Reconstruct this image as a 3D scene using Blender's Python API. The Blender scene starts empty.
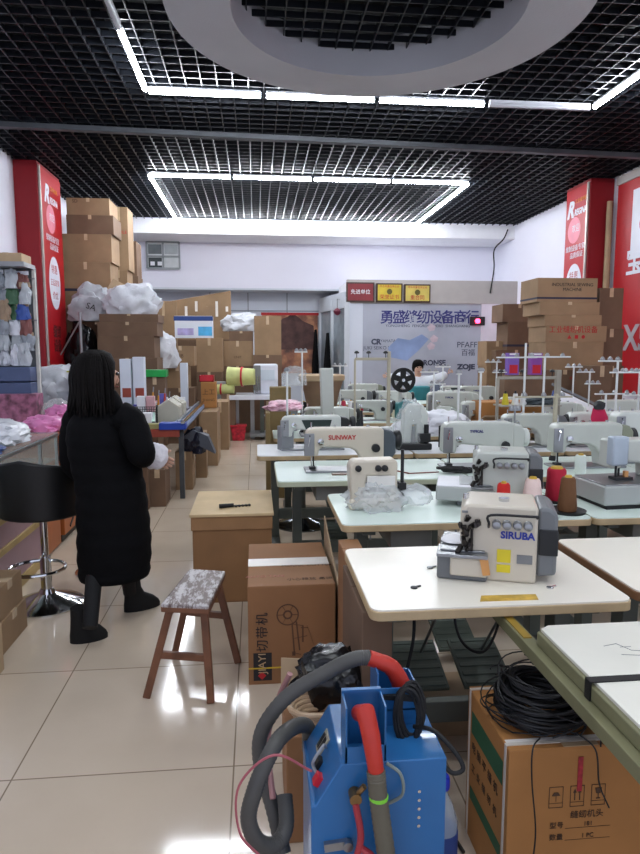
import bpy, bmesh, math, random
from mathutils import Vector, Matrix, noise
random.seed(7)
D=bpy.data; SC=bpy.context.scene; COL=SC.collection
PIT=math.radians(6.9);YAW=math.radians(5.7);FOC=640.0;EYE=1.55
R=math.radians
# ---------- a pixel's line of sight met with a plane of the room gives a real position ----------
def ray(px,py):
    x=(px-320)/FOC;y=-(py-427)/FOC
    fy=math.cos(PIT)+y*math.sin(PIT);fz=-math.sin(PIT)+y*math.cos(PIT)
    c,s=math.cos(YAW),math.sin(YAW)
    return Vector((x*c+fy*s,-x*s+fy*c,fz))
def at(px,py,z=None,Y=None,X=None):
    d=ray(px,py)
    if z is not None: t=(z-EYE)/d.z
    elif Y is not None: t=Y/d.y
    else: t=X/d.x
    return Vector((0,0,EYE))+d*t
# ---------- materials ----------
def lin(h):
    h=h.lstrip('#');o=[]
    for i in (0,2,4):
        c=int(h[i:i+2],16)/255;o.append(c/12.92 if c<=.04045 else ((c+.055)/1.055)**2.4)
    return o+[1]
MATS={}
def mat(name,hexc,rough=.6,metal=0,var=.12,scale=6,bump=0,bscale=40,emit=0,alpha=1,trans=0,coat=0,ior=1.45,spec=None):
    if name in MATS: return MATS[name]
    m=D.materials.new(name);m.use_nodes=True;n=m.node_tree.nodes;l=m.node_tree.links
    b=n['Principled BSDF'];c=lin(hexc)
    b.inputs['Base Color'].default_value=c;b.inputs['Roughness'].default_value=rough;b.inputs['Metallic'].default_value=metal
    b.inputs['IOR'].default_value=ior;b.inputs['Coat Weight'].default_value=coat
    if spec is not None: b.inputs['Specular IOR Level'].default_value=spec
    tc=n.new('ShaderNodeTexCoord')
    if var>0:
        t=n.new('ShaderNodeTexNoise');t.inputs['Scale'].default_value=scale;t.inputs['Detail'].default_value=6
        l.new(tc.outputs['Object'],t.inputs['Vector'])
        r=n.new('ShaderNodeValToRGB')
        r.color_ramp.elements[0].position=.3;r.color_ramp.elements[1].position=.7
        r.color_ramp.elements[0].color=[x*(1-var) for x in c[:3]]+[1]
        r.color_ramp.elements[1].color=[min(1,x*(1+var)) for x in c[:3]]+[1]
        l.new(t.outputs['Fac'],r.inputs['Fac']);l.new(r.outputs['Color'],b.inputs['Base Color'])
    if bump>0:
        t=n.new('ShaderNodeTexNoise');t.inputs['Scale'].default_value=bscale;t.inputs['Detail'].default_value=4
        l.new(tc.outputs['Object'],t.inputs['Vector'])
        u=n.new('ShaderNodeBump');u.inputs['Strength'].default_value=bump;u.inputs['Distance'].default_value=.01
        l.new(t.outputs['Fac'],u.inputs['Height']);l.new(u.outputs['Normal'],b.inputs['Normal'])
    if emit: b.inputs['Emission Color'].default_value=c;b.inputs['Emission Strength'].default_value=emit
    if alpha<1: b.inputs['Alpha'].default_value=alpha
    if trans: b.inputs['Transmission Weight'].default_value=trans
    MATS[name]=m;return m
K1=mat('kraft','#92775a',.8,var=.16,scale=3,bump=.1,bscale=15)
K2=mat('kraft_brown','#705845',.8,var=.16,scale=3,bump=.1,bscale=15)
K3=mat('kraft_light','#b39a7a',.8,var=.14,scale=3,bump=.1,bscale=15)
K4=mat('kraft_orange','#a8743f',.75,var=.12,scale=3,bump=.1,bscale=15)
TAPE=mat('packing_tape','#c2a98a',.25,var=.15,scale=12)
WTAPE=mat('white_tape','#e2dcd4',.3,var=.08,scale=12)
INK=mat('ink','#2a2626',.8,var=0)
INKB=mat('brown_ink','#4b3626',.8,var=0)
RED=mat('red_ink','#b01f24',.6,var=0)
GREENP=mat('green_print','#2c5a3c',.7,var=.1)
WHT=mat('white_paint','#e6e6ea',.6,var=.03)
MW=mat('machine_enamel','#cfd3cc',.35,var=.04,coat=.2)
MG=mat('pale_green_enamel','#bfc3ba',.35,var=.05,coat=.2)
MB_=mat('beige_enamel','#c9c0ae',.35,var=.05,coat=.2)
MGR=mat('grey_enamel','#6d7072',.4,var=.08)
DK=mat('dark_plastic','#1d1e20',.45,var=.1)
BLK=mat('black_rubber','#101011',.6,var=.1)
CHR=mat('chrome','#d0d2d4',.12,metal=1,var=0)
STL=mat('steel','#9a9c9e',.35,metal=.9,var=.08)
LEGM=mat('grey_green_steel','#5a5f58',.5,metal=.2,var=.1)
TOPM=mat('mint_laminate','#dbeae0',.3,var=.03,scale=2)
TOPW=mat('cream_laminate','#ebe5d6',.3,var=.04,scale=2)
EDGE=mat('beech_edging','#b9a27c',.55,var=.15,scale=8)
EDGE2=mat('brown_edging','#7d5a3e',.55,var=.15,scale=8)
PLY=mat('plywood','#c4aa80',.65,var=.15,scale=4)
WOOD=mat('worn_brown_wood','#6e4731',.5,var=.35,scale=10,bump=.2)
REDP=mat('red_panel','#b3141f',.4,var=.06,scale=1.5)
REDD=mat('dark_red_panel','#8c101b',.5,var=.06,scale=1.5)
BAGW=mat('white_plastic_film','#dfe2e8',.25,var=.1,bump=.5,bscale=18,trans=.25)
BAGC=mat('clear_plastic_film','#dfe4e4',.08,var=.1,bump=.7,bscale=30,alpha=.28)
BAGK=mat('black_plastic_film','#141517',.2,var=.2,bump=.6,bscale=22)
BAGP=mat('pink_plastic_film','#d57fb2',.3,var=.2,bump=.5,bscale=18)
BLUE=mat('blue_powder_coat','#24649c',.35,var=.05,coat=.15)
BLUD=mat('dark_blue','#26407e',.5,var=.1)
GLASS=mat('counter_glass','#b9c9c4',.05,var=0,alpha=.28)
FAB=mat('black_puffer_fabric','#08080a',.85,var=.2,bump=.4,bscale=30,spec=.15)
SKIN=mat('skin','#c39a82',.5,var=.05)
# ---------- mesh builder ----------
class MB:
    def __init__(s): s.v=[];s.f=[]
    def _add(s,vs,fs):
        o=len(s.v);s.v+=[Vector(v) for v in vs];s.f+=[tuple(i+o for i in f) for f in fs];return s
    def box(s,x0,x1,y0,y1,z0,z1,M=None):
        vs=[Vector(p) for p in ((x0,y0,z0),(x1,y0,z0),(x1,y1,z0),(x0,y1,z0),(x0,y0,z1),(x1,y0,z1),(x1,y1,z1),(x0,y1,z1))]
        if M: vs=[M@v for v in vs]
        return s._add(vs,[(0,3,2,1),(4,5,6,7),(0,1,5,4),(1,2,6,5),(2,3,7,6),(3,0,4,7)])
    def bar(s,p0,p1,w,h=None,up=(0,0,1)):
        p0=Vector(p0);p1=Vector(p1);h=h or w;d=(p1-p0).normalized();u=Vector(up)
        if abs(d.dot(u))>.99: u=Vector((0,1,0))
        a=d.cross(u).normalized();b=a.cross(d)
        vs=[p+a*(i*w/2)+b*(j*h/2) for p in (p0,p1) for i,j in ((-1,-1),(1,-1),(1,1),(-1,1))]
        return s._add(vs,[(3,2,1,0),(4,5,6,7),(0,1,5,4),(1,2,6,5),(2,3,7,6),(3,0,4,7)])
    def cyl(s,p0,p1,r0,r1=None,n=16): return s.tube([p0,p1],[r0,r0 if r1 is None else r1],n)
    def tube(s,pts,r,n=8,cap=True):
        pts=[Vector(p) for p in pts];m=len(pts);rs=r if isinstance(r,(list,tuple)) else [r]*m
        vs=[];a=None
        for i,p in enumerate(pts):
            t=(pts[min(i+1,m-1)]-pts[max(i-1,0)]).normalized()
            if a is None:
                a=t.cross(Vector((0,0,1)) if abs(t.z)<.9 else Vector((1,0,0))).normalized()
            else: a=(a-t*a.dot(t)).normalized()
            b=t.cross(a)
            for k in range(n):
                an=2*math.pi*k/n;vs.append(p+(a*math.cos(an)+b*math.sin(an))*rs[i])
        fs=[(i*n+k,i*n+(k+1)%n,(i+1)*n+(k+1)%n,(i+1)*n+k) for i in range(m-1) for k in range(n)]
        if cap: fs+=[tuple(range(n-1,-1,-1)),tuple((m-1)*n+k for k in range(n))]
        return s._add(vs,fs)
    def lathe(s,prof,c=(0,0,0),n=20,axis='z'):
        vs=[];c=Vector(c)
        for r,h in prof:
            for k in range(n):
                an=2*math.pi*k/n;x,y=r*math.cos(an),r*math.sin(an)
                vs.append(c+Vector({'z':(x,y,h),'x':(h,x,y),'y':(y,h,x)}[axis]))
        m=len(prof)
        fs=[(i*n+k,i*n+(k+1)%n,(i+1)*n+(k+1)%n,(i+1)*n+k) for i in range(m-1) for k in range(n)]
        fs+=[tuple(range(n-1,-1,-1)),tuple((m-1)*n+k for k in range(n))]
        return s._add(vs,fs)
    def prism(s,poly,a,b,plane='xz'):
        n=len(poly)
        def P(u,v,w): return {'xz':(u,w,v),'xy':(u,v,w),'yz':(w,u,v)}[plane]
        vs=[P(u,v,a) for u,v in poly]+[P(u,v,b) for u,v in poly]
        return s._add(vs,[tuple(range(n)),tuple(range(2*n-1,n-1,-1))]+[(i,i+n,(i+1)%n+n,(i+1)%n) for i in range(n)])
    def blob(s,c,size,seed=0,amp=.25,freq=2.2,sub=3,flat=True,ridge=0):
        bm=bmesh.new();bmesh.ops.create_icosphere(bm,subdivisions=sub,radius=1)
        c=Vector(c)
        for v in bm.verts:
            q=v.co*freq+Vector((seed*3.1,seed*1.7,seed))
            d=1+amp*noise.noise(q)*2+amp*.7*noise.noise(q*2.7)+ridge*abs(noise.noise(q*3.3))
            v.co=v.co*d
            z=v.co.z
            if flat and z<-.55: z=-.55-(z+.55)*.05
            v.co=Vector((v.co.x*size[0],v.co.y*size[1],((z+.55)/1.55*size[2]*1) if flat else z*size[2]))
        bm.verts.index_update()
        vs=[c+v.co for v in bm.verts];fs=[tuple(v.index for v in f.verts) for f in bm.faces];bm.free()
        if flat:
            mz=min(v.z for v in vs)
            for v in vs: v.z=v.z-mz+c.z
        return s._add(vs,fs)
    def loft(s,rings,n=24,cap=True):
        # rings: (center, rx, ry, angle)
        vs=[]
        for c,rx,ry,a in rings:
            c=Vector(c)
            for k in range(n):
                t=2*math.pi*k/n;x=rx*math.cos(t);y=ry*math.sin(t)
                vs.append(c+Vector((x*math.cos(a)-y*math.sin(a),x*math.sin(a)+y*math.cos(a),0)))
        m=len(rings)
        fs=[(i*n+k,i*n+(k+1)%n,(i+1)*n+(k+1)%n,(i+1)*n+k) for i in range(m-1) for k in range(n)]
        if cap: fs+=[tuple(range(n-1,-1,-1)),tuple((m-1)*n+k for k in range(n))]
        return s._add(vs,fs)
    def build(s,name,m,parent=None,bevel=0,smooth=True,seg=2,angle=40):
        me=D.meshes.new(name);me.from_pydata([tuple(v) for v in s.v],[],s.f);me.update()
        bm=bmesh.new();bm.from_mesh(me);bmesh.ops.recalc_face_normals(bm,faces=bm.faces);bm.to_mesh(me);bm.free()
        me.materials.append(m)
        if smooth:
            me.polygons.foreach_set('use_smooth',[True]*len(me.polygons));me.set_sharp_from_angle(angle=R(angle))
        o=D.objects.new(name,me);COL.objects.link(o)
        if parent: o.parent=parent
        if bevel:
            b=o.modifiers.new('bevel','BEVEL');b.width=bevel;b.segments=seg;b.limit_method='ANGLE';b.angle_limit=R(40)
        return o
def tag(o,label=None,cat=None,group=None,kind=None):
    if label: o['label']=label
    if cat: o['category']=cat
    if group: o['group']=group
    if kind: o['kind']=kind
    return o
def empty(name,loc,rz=0,label=None,cat=None,group=None):
    o=D.objects.new(name,None);COL.objects.link(o);o.empty_display_size=.1
    o.location=loc;o.rotation_euler=(0,0,rz);return tag(o,label,cat,group)
def place(o,loc,rz=0): o.location=loc;o.rotation_euler=(0,0,rz);return o
def kids(o): return [c for c in D.objects if c.parent==o]
def copy_tree(o,parent=None):
    c=o.copy();COL.objects.link(c)
    if parent: c.parent=parent
    for ch in kids(o): copy_tree(ch,c)
    return c
def struct(name,mb,m,**k): return tag(mb.build(name,m,None,**k),kind='structure')
def text(s,size,loc,rot,m,parent=None,name='lettering',sx=1,shear=0,ext=.0015,bold=0,align='CENTER'):
    cu=D.curves.new('t','FONT');cu.body=s;cu.size=size;cu.extrude=ext;cu.align_x=align;cu.align_y='CENTER';cu.shear=shear;cu.offset=bold
    cu.resolution_u=3
    t=D.objects.new('t',cu);COL.objects.link(t)
    dg=bpy.context.evaluated_depsgraph_get();me=D.meshes.new_from_object(t.evaluated_get(dg));D.objects.remove(t)
    me.materials.clear();me.materials.append(m)
    o=D.objects.new(name,me);COL.objects.link(o);o.location=loc;o.rotation_euler=rot;o.scale=(sx,1,1)
    if parent: o.parent=parent
    return o
FR=(R(90),0,0)           # faces the camera side (-Y)
def spline(pts,n=8):
    P=[Vector(p) for p in pts];P=[P[0]*2-P[1]]+P+[P[-1]*2-P[-2]];o=[]
    for i in range(1,len(P)-2):
        a,b,c,d=P[i-1:i+3]
        for k in range(n):
            t=k/n;o.append(.5*((2*b)+(c-a)*t+(2*a-5*b+4*c-d)*t*t+(3*b-a-3*c+d)*t**3))
    o.append(P[-2]);return o
# ================= camera and render look =================
cam=D.cameras.new('camera');co=D.objects.new('camera',cam);COL.objects.link(co);SC.camera=co
co.location=(0,0,EYE);co.rotation_euler=(R(90)-PIT,0,-YAW)
cam.sensor_fit='VERTICAL';cam.sensor_height=24;cam.lens=24*FOC/854;cam.clip_end=60
SC.view_settings.view_transform='Standard';SC.view_settings.look='None';SC.view_settings.gamma=1;SC.view_settings.exposure=1.42
w=D.worlds.new('world');SC.world=w;w.use_nodes=True
w.node_tree.nodes['Background'].inputs[0].default_value=(.75,.8,1,1);w.node_tree.nodes['Background'].inputs[1].default_value=.45
# ================= the room =================
CE=4.1;XL=-3.24;XR=5.4;YB=15.0;YF=-1.2
def floor_mat():
    m=D.materials.new('polished_beige_tile');m.use_nodes=True;n=m.node_tree.nodes;l=m.node_tree.links;b=n['Principled BSDF']
    tc=n.new('ShaderNodeTexCoord');mp=n.new('ShaderNodeMapping');mp.inputs['Location'].default_value=(.9,.15,0)
    br=n.new('ShaderNodeTexBrick');br.offset=0;br.inputs['Scale'].default_value=1;br.inputs['Brick Width'].default_value=.8;br.inputs['Row Height'].default_value=.8
    br.inputs['Mortar Size'].default_value=.0035;br.inputs['Mortar Smooth'].default_value=.3;br.inputs['Bias'].default_value=0
    br.inputs['Color1'].default_value=lin('#cfbfab');br.inputs['Color2'].default_value=lin('#c9b9a5');br.inputs['Mortar'].default_value=lin('#8a7a68')
    ns=n.new('ShaderNodeTexNoise');ns.inputs['Scale'].default_value=3;ns.inputs['Detail'].default_value=8
    mx=n.new('ShaderNodeMixRGB');mx.blend_type='MULTIPLY';mx.inputs[0].default_value=.25
    rp=n.new('ShaderNodeValToRGB');rp.color_ramp.elements[0].color=(.75,.72,.68,1);rp.color_ramp.elements[0].position=.3;rp.color_ramp.elements[1].position=.65
    l.new(tc.outputs['Object'],mp.inputs[0]);l.new(mp.outputs[0],br.inputs[0]);l.new(tc.outputs['Object'],ns.inputs['Vector'])
    l.new(ns.outputs['Fac'],rp.inputs[0]);l.new(br.outputs['Color'],mx.inputs[1]);l.new(rp.outputs[0],mx.inputs[2]);l.new(mx.outputs[0],b.inputs['Base Color'])
    mr=n.new('ShaderNodeMapRange');mr.inputs['To Min'].default_value=.04;mr.inputs['To Max'].default_value=.14;l.new(ns.outputs['Fac'],mr.inputs['Value']);l.new(mr.outputs[0],b.inputs['Roughness'])
    return m
struct('floor',MB().box(XL,XR,YF,YB,-.1,0),floor_mat(),smooth=False)
WALL=mat('white_wall','#e2e1ec',.8,var=.02,scale=1)
WALLB=mat('cool_white_panel','#c9ced8',.6,var=.03,scale=1)
struct('wall_left',MB().box(XL-.15,XL,YF,YB,0,CE+.7),WALL,smooth=False)
struct('wall_right',MB().box(XR,XR+.15,YF,YB,0,CE+.7),WALL,smooth=False)
bw=MB().box(XL,XR,YB,YB+.15,0,3.0)
struct('wall_back',bw,WALLB,smooth=False)
struct('wall_back_upper',MB().box(XL,XR,14.3,14.45,2.88,CE),WALL,smooth=False)
struct('trim_1',MB().box(XL,XR,14.3,YB,2.84,2.88),WALLB,smooth=False)
struct('trim_2',MB().box(XL,XR,13.25,14.3,3.83,CE+.02),WHT,bevel=.01)       # dropped soffit in front of the back wall
SEAM=mat('panel_seam','#8d929a',.7,var=0)
for i,px in enumerate((210,248,287,330)):
    p=at(px,300,Y=YB);struct('trim_%d'%(3+i),MB().box(p.x-.012,p.x+.012,YB-.012,YB,0,2.84),SEAM,smooth=False)
struct('trim_7',MB().box(XL,1.9,YB-.012,YB,2.42,2.445),SEAM,smooth=False)
# black open-cell ceiling
VOID=mat('void_black','#060708',.95,var=0)
GRID=mat('black_ceiling_slats','#13161c',.38,var=.25,scale=2)
struct('ceiling_slab',MB().box(XL,XR,YF,13.25,CE+.6,CE+.7),VOID,smooth=False)
g=MB();c=.15
x=XL+.05
while x<XR: g.box(x-.005,x+.005,YF,13.25,CE,CE+.05);x+=c
y=YF+.05
while y<13.25: g.box(XL,XR,y-.005,y+.005,CE+.001,CE+.049);y+=c
struct('ceiling',g,GRID,smooth=False)
# main rail across the ceiling, slightly below the cells
RAIL=mat('dusty_grey_rail','#4c4f54',.5,metal=.3,var=.2,scale=3)
a=at(0,125,z=CE-.04);b=at(640,155,z=CE-.04)
struct('trim_8',MB().bar((XL,a.y-.0,CE-.03),(XR,b.y+.1,CE-.03),.09,.06),RAIL,bevel=.005)
# ducts above the cells
dm=MB()
for X,Yv in ((-1.2,0),(1.6,0),(3.4,0)): dm.cyl((X,YF,CE+.4),(X,13,CE+.4),.11,n=12)
struct('trim_9',dm,mat('dark_duct','#15171b',.5,metal=.3),smooth=True)
# dropped ring
RINGM=mat('ring_plaster','#b4b5ba',.8,var=.05,scale=1.5,bump=.15,bscale=60)
rz0=3.9;k=(rz0-EYE)/(3.25-EYE)
cx,cy,ro=.64*k,3.45*k,1.075*k
ri=ro-.33*k
rg=MB()
n=96;vs=[];fs=[]
for i in range(n):
    t=2*math.pi*i/n;cc,ss=math.cos(t),math.sin(t)
    for r_,z_ in ((ro,rz0),(ri,rz0),(ri,CE+.12),(ro,CE+.12)): vs.append((cx+r_*cc,cy+r_*ss,z_))
for i in range(n):
    j=(i+1)%n
    for q in range(4): fs.append((i*4+q,i*4+(q+1)%4,j*4+(q+1)%4,j*4+q))
rg._add(vs,fs);struct('trim_10',rg,RINGM)
# pillars
xpl=-2.93;xpr=5.03
struct('pillar_left',MB().box(XL,xpl,9.38,10.4,0,CE),REDD,bevel=.004)
struct('pillar_right',MB().box(xpr,XR,9.5,10.25,0,CE),REDD,bevel=.004)
# ================= lamps =================
def tube_mat(name,s):
    m=D.materials.new(name);m.use_nodes=True;b=m.node_tree.nodes['Principled BSDF']
    b.inputs['Base Color'].default_value=(.8,.8,.8,1);b.inputs['Emission Color'].default_value=(.88,.93,1,1);b.inputs['Emission Strength'].default_value=s;return m
TON=tube_mat('lit_tube',34);TOFF=mat('unlit_tube','#b9bcc2',.4,var=0);HOUS=mat('lamp_housing','#c9ccd2',.4,var=.03)
def lamp(p0,p1,on,label,grp=None):
    p0=Vector(p0);p1=Vector(p1);c=(p0+p1)/2
    o=empty('tube_light',c,0,label,'ceiling light',grp)
    MB().bar(p0-c+Vector((0,0,.03)),p1-c+Vector((0,0,.03)),.035,.03).build('housing',HOUS,o,bevel=.004)
    MB().cyl(p0-c,p1-c,.024,n=12).build('tube',TON if on else TOFF,o)
    return o
zl=CE-.05
def LP(px,py): return at(px,py,z=zl)
yr=at(300,174,z=zl).y
xa=-1.5;xb=at(469,183,z=zl).x;yr0=at(152,175,z=zl).y
n4=[xa+(xb-xa)*i/4 for i in range(5)]
nm=['leftmost','second from left','third from left','rightmost']
for i in range(4):
    lamp((n4[i]+.025,yr0,zl),(n4[i+1]-.025,yr0,zl),True,'lit tube light, %s of the near side of the rear light rectangle'%nm[i])
    lamp((n4[i]+.025,13.05,zl),(n4[i+1]-.025,13.05,zl),True,'lit tube light, %s of those against the white back soffit'%nm[i])
for s,X in (('left',xa),('right',xb)):
    ym=(yr0+13.05)/2
    lamp((X,yr0+.05,zl),(X,ym-.02,zl),True,'lit tube light, nearer one on the %s side of the rear rectangle'%s)
    lamp((X,ym+.02,zl),(X,13.0,zl),True,'lit tube light, farther one on the %s side of the rear rectangle'%s)
xf0=at(143,84,z=zl).x;xf1=at(607,98,z=zl).x;yf=6.72
seg=(xf1-xf0)/4
on=[1,1,1,0]
for i in range(4):
    lamp((xf0+seg*i+.03,yf,zl),(xf0+seg*(i+1)-.03,yf,zl),on[i],'%s tube light, %s along the front row behind the ring'%(('unlit','lit')[on[i]],nm[i]))
lamp((xf0,yf-.05,zl),(xf0,yf-1.2,zl),True,'lit tube light running toward the viewer left of the ring')
lamp((xf0,yf-1.25,zl),(xf0,yf-2.5,zl),False,'unlit tube light at the top edge left of the ring')
lamp((xf1,yf-.05,zl),(xf1,yf-1.2,zl),True,'lit tube light running toward the viewer right of the ring')
lamp((xf1,yf-1.25,zl),(xf1,yf-2.5,zl),True,'lit tube light on the right side rail, above the frame',grp=None)
for X in (xf0,xf1):
    s='left' if X==xf0 else 'right'
    lamp((X,2.9,zl),(X,1.6,zl),True,'lit tube light over the shop entrance on the %s'%s)
lamp((.2,1.0,zl),(1.4,1.0,zl),True,'lit tube light above the entrance in the middle')

lamp((.2,2.2,zl),(1.4,2.2,zl),True,'unseen tube light added overhead as fill, just ahead of the entrance row')  # added fill tube, out of view, brightens the front floor and table tops
lamp((-1.6,.2,zl),(-.4,.2,zl),True,'unseen fill tube light added behind the camera on the left')  # this and the next: extra tubes added behind the camera for front light
lamp((1.6,.2,zl),(2.8,.2,zl),True,'unseen fill tube light added behind the camera on the right')
# ================= cartons =================
TOPS={}
def carton(label,x0,x1,y0,y1,z0,z1,m=K1,tape='f',group=None,mark=None,rz=0,side=None,open_=False):
    """one closed cardboard box; tape: f = strip down the front, t = along the top, b = horizontal band"""
    cx,cy=(x0+x1)/2,(y0+y1)/2;w,d,h=x1-x0,y1-y0,z1-z0;a,b=w/2,d/2
    mb=MB().box(-a,a,-b,b,0,h-.004)
    mb.box(-a,a,-b,-.002,h-.006,h).box(-a,a,.002,b,h-.006,h)      # closed top flaps with their gap
    o=mb.build('carton',m,None,bevel=.005);place(o,(cx,cy,z0),rz);tag(o,label,'cardboard box',group)
    t=MB();e=.0015
    if 'f' in tape: t.box(-.025,.025,-b-e,-b+.001,h*.78,h+e);
    if 't' in tape or 'f' in tape: t.box(-.025,.025,-b-e,b+e,h-.001,h+e)
    if 'l' in tape: t.box(-a-e,a+e,-.03,.03,h-.001,h+e).box(-a-e,-a+.001,-.03,.03,h*.75,h).box(a-.001,a+e,-.03,.03,h*.75,h)
    if t.v: t.build('tape',TAPE,o,smooth=False)
    if 'b' in tape:
        MB().box(-a-e,a+e,-b-e,b+e,h*.12,h*.2).build('printed_band',mat('navy_print','#2a2a3e',.6,var=0),o,smooth=False)
    if mark:
        for s,size,mx,mz,mm in mark: text(s,size,(mx*w,-b-.002,mz*h),FR,mm,o,'printed_text',ext=.0008)
    return o
def stack(px0,px1,Y,d,rows,base=0,rz=0,xin=None):
    """a column of cartons: rows = (label, top pixel row, material, options); every box rests on the one below"""
    z=base;out=[]
    for r in rows:
        lab,py,m=r[:3];k=dict(r[3]) if len(r)>3 else {}
        a0=k.pop('px0',px0);a1=k.pop('px1',px1);dy=k.pop('dy',0);dd=k.pop('d',d)
        zt=at((a0+a1)/2,py,Y=Y).z if py>20 else py
        x0=at(a0,py if py>20 else 400,Y=Y).x;x1=at(a1,py if py>20 else 400,Y=Y).x
        out.append(carton(lab,x0,x1,Y+dy,Y+dy+dd,z,zt,m,rz=k.pop('rz',0),**k));z=zt
    return z
GL='cartons stacked at the left behind the red pillar'
# tall stack right behind the left pillar
stack(60,110,10.6,.6,[
 ('brown carton on the floor at the bottom of the tall stack behind the left pillar',.62,K2),
 ('brown carton second from the floor in the tall stack behind the left pillar',1.2,K2),
 ('brown carton behind the black bag in the tall left stack',325,K2),
 ('short carton beside the left pillar just above the black bag',308,K2,{'px1':94}),
 ('carton level with the grey printed bag, against the left pillar',295,K1,{'px1':90}),
 ('carton with dark band halfway up the tall stack behind the left pillar',262,K1,{'tape':'fb'}),
 ('tall carton with light tape corner under the two topmost left boxes',234,K1,{'px1':111}),
 ('wide flat carton second from the ceiling in the tall left stack',215,K2,{'px0':66,'px1':113}),
 ('wide carton touching the black ceiling at the top of the left stack',198,K1,{'px0':66,'px1':109,'mark':[('SD',.07,-.3,.8,INKB)]})])
stack(109,127,11.4,.5,[
 ('carton at the foot of the second left stack, near the floor',.9,K1),
 ('carton at waist height in the second left stack',1.7,K1),
 ('pale carton low in the second left stack beside the leaning flaps',305,K3),
 ('square carton in the second left stack, just below the tall one',270,K1),
 ('tall narrow carton near the ceiling, right of the topmost left boxes',207,K1,{'mark':[('FRAGILE',.07,0,.6,RED)]})])
stack(123,136,12.2,.5,[
 ('carton hidden low in the third left stack',1.2,K2),
 ('carton in the third left stack behind the green printed box',2.2,K2),
 ('short dark carton sticking out to the right in the third left stack',296,K2,{'px1':140}),
 ('small dark carton above the short one in the third left stack',276,K2,{'px1':138}),
 ('dark narrow carton on top of the third left stack beside the white wall',241,K2)])
zA=stack(97,157,9.85,.6,[
 ('wide carton on the floor below the wide brown boxes left of the bench',.7,K2),
 ('wide brown carton under the three flat ones behind the woman',358,K2),
 ('flat wide brown carton below the two topmost of its pile',336,K2,{'px1':154}),
 ('flat wide brown carton with tape directly under the white plastic bag box',322,K2),
 ('low brown carton under the white plastic bag behind the woman',314,K2,{'px0':99,'px1':158})])
# open carton flaps leaning on the pile
p=at(118,300,Y=10.15)
o=MB();o.box(-.27,.27,-.006,.006,0,.5,Matrix.Rotation(R(28),4,'Y')@Matrix.Rotation(R(-12),4,'X'))
place(o.build('cardboard_sheet',K3),(p.x-.12,10.36,zA+.02));tag(D.objects['cardboard_sheet'],'torn pale cardboard sheet leaning behind the white plastic bag on the left','cardboard')
carton('pale carton with a green print behind the white plastic bag',at(131,300,Y=10.5).x,at(151,300,Y=10.5).x,10.46,10.8,0,at(140,290,Y=10.5).z,K3,mark=[('绿',.16,0,.93,mat('bright_green_print','#35a34a',.6,var=0))])
def bag(name,label,c,size,m=BAGW,seed=1,sub=4,amp=.16,ridge=.25,rz=0,cat='plastic bag',group=None,freq=1.8):
    o=MB().blob((0,0,0),size,seed,amp,freq,sub,ridge=ridge).build(name,m,None);place(o,c,rz);return tag(o,label,cat,group)
p=at(130,300,Y=10.1);bag('plastic_bag','crumpled white plastic bag on top of the brown cartons behind the woman',(p.x+.02,10.1,zA),(.40,.22,.44),BAGW,3)
# grey bag with dark print and the black sack on the pillar side, in front of the tall stack
p=at(90,310,Y=10.3)
zs=at(80,340,Y=10.3).z
stack(68,96,10.08,.4,[('brown carton under the black sack beside the left pillar',.75,K2,{'d':.4}),('second carton under the black sack beside the left pillar',1.3,K2)])
bag('black_sack','shiny black plastic sack bulging beside the left red pillar',(at(80,340,Y=10.15).x,10.24,1.3),(.22,.15,.64),BAGK,5)
o=bag('grey_bag','grey printed sack lying over the black one near the left pillar',(at(92,310,Y=10.25).x,10.22,1.98),(.3,.16,.5),mat('grey_sack','#a9adb2',.5,var=.2,bump=.5,bscale=14),9)
text('SA',.13,(.05,-.23,.2),(R(90),R(20),0),INK,o,'printed_text')
o=empty('tripod_stand',(at(82,360,Y=9.75).x,9.75,0),0,'silver metal stand pole in front of the black sack','stand')
z1=at(82,312,Y=9.75).z
MB().cyl((0,0,0),(0,0,z1),.022).build('pole',STL,o);MB().cyl((0,0,z1-.12),(-.3,0,z1-.62),.012).build('brace',STL,o);MB().lathe([(.18,0),(.18,.02),(.03,.04)]).build('base',STL,o)
# ---- piles against the back, left of the aisle ----
stack(166,194,10.7,.45,[
 ('brown carton on the floor in the column behind the bench scales',.6,K2),
 ('brown carton at bench height behind the bench scales',388,K2),
 ('small carton behind the bench scales with its seam to the right',366,K1,{'px1':188}),
 ('square brown carton left of the blue and white printed box',346,K1,{'mark':[('HB',.08,0,.5,INKB)]})])
zb=stack(196,222,11.5,.5,[
 ('brown carton on the floor behind the red plastic basket',.7,K2),
 ('carton beside the yellow rolls at bench height',372,K2),
 ('carton with a loose tape end between the two square ones at the back',338,K1)])
zc=stack(222,253,12.0,.55,[
 ('carton on the floor behind the yellow rolls',.6,K2),
 ('carton behind the yellow rolls at bench height',366,K2),
 ('square brown carton in the middle of the back pile',341,K1,{'mark':[('UNIT',.06,0,.35,INKB)]}),
 ('small carton on top of the square one, under the white plastic bundle',331,K2,{'px0':229})])
stack(254,281,11.9,.5,[
 ('carton on the floor behind the embroidery machine',.6,K2),
 ('low carton behind the white machine head at the back',368,K2),
 ('flat carton under the torn taped one in front of the landscape picture',355,K2,{'px0':253,'px1':282}),
 ('carton with torn white tape in front of the brown landscape picture',316,K1)])
carton('small carton standing in front of the landscape picture, next to the torn one',at(262,302,Y=12.5).x,at(281,302,Y=12.5).x,12.5,12.8,0,at(270,318,Y=12.5).z,K2)
stack(150,176,12.9,.4,[
 ('carton on the floor at the far left back behind the blue printed box',1.2,K2),
 ('brown carton standing left of the big leaning sheet at the back',301,K1,{'tape':'f'})])
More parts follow.
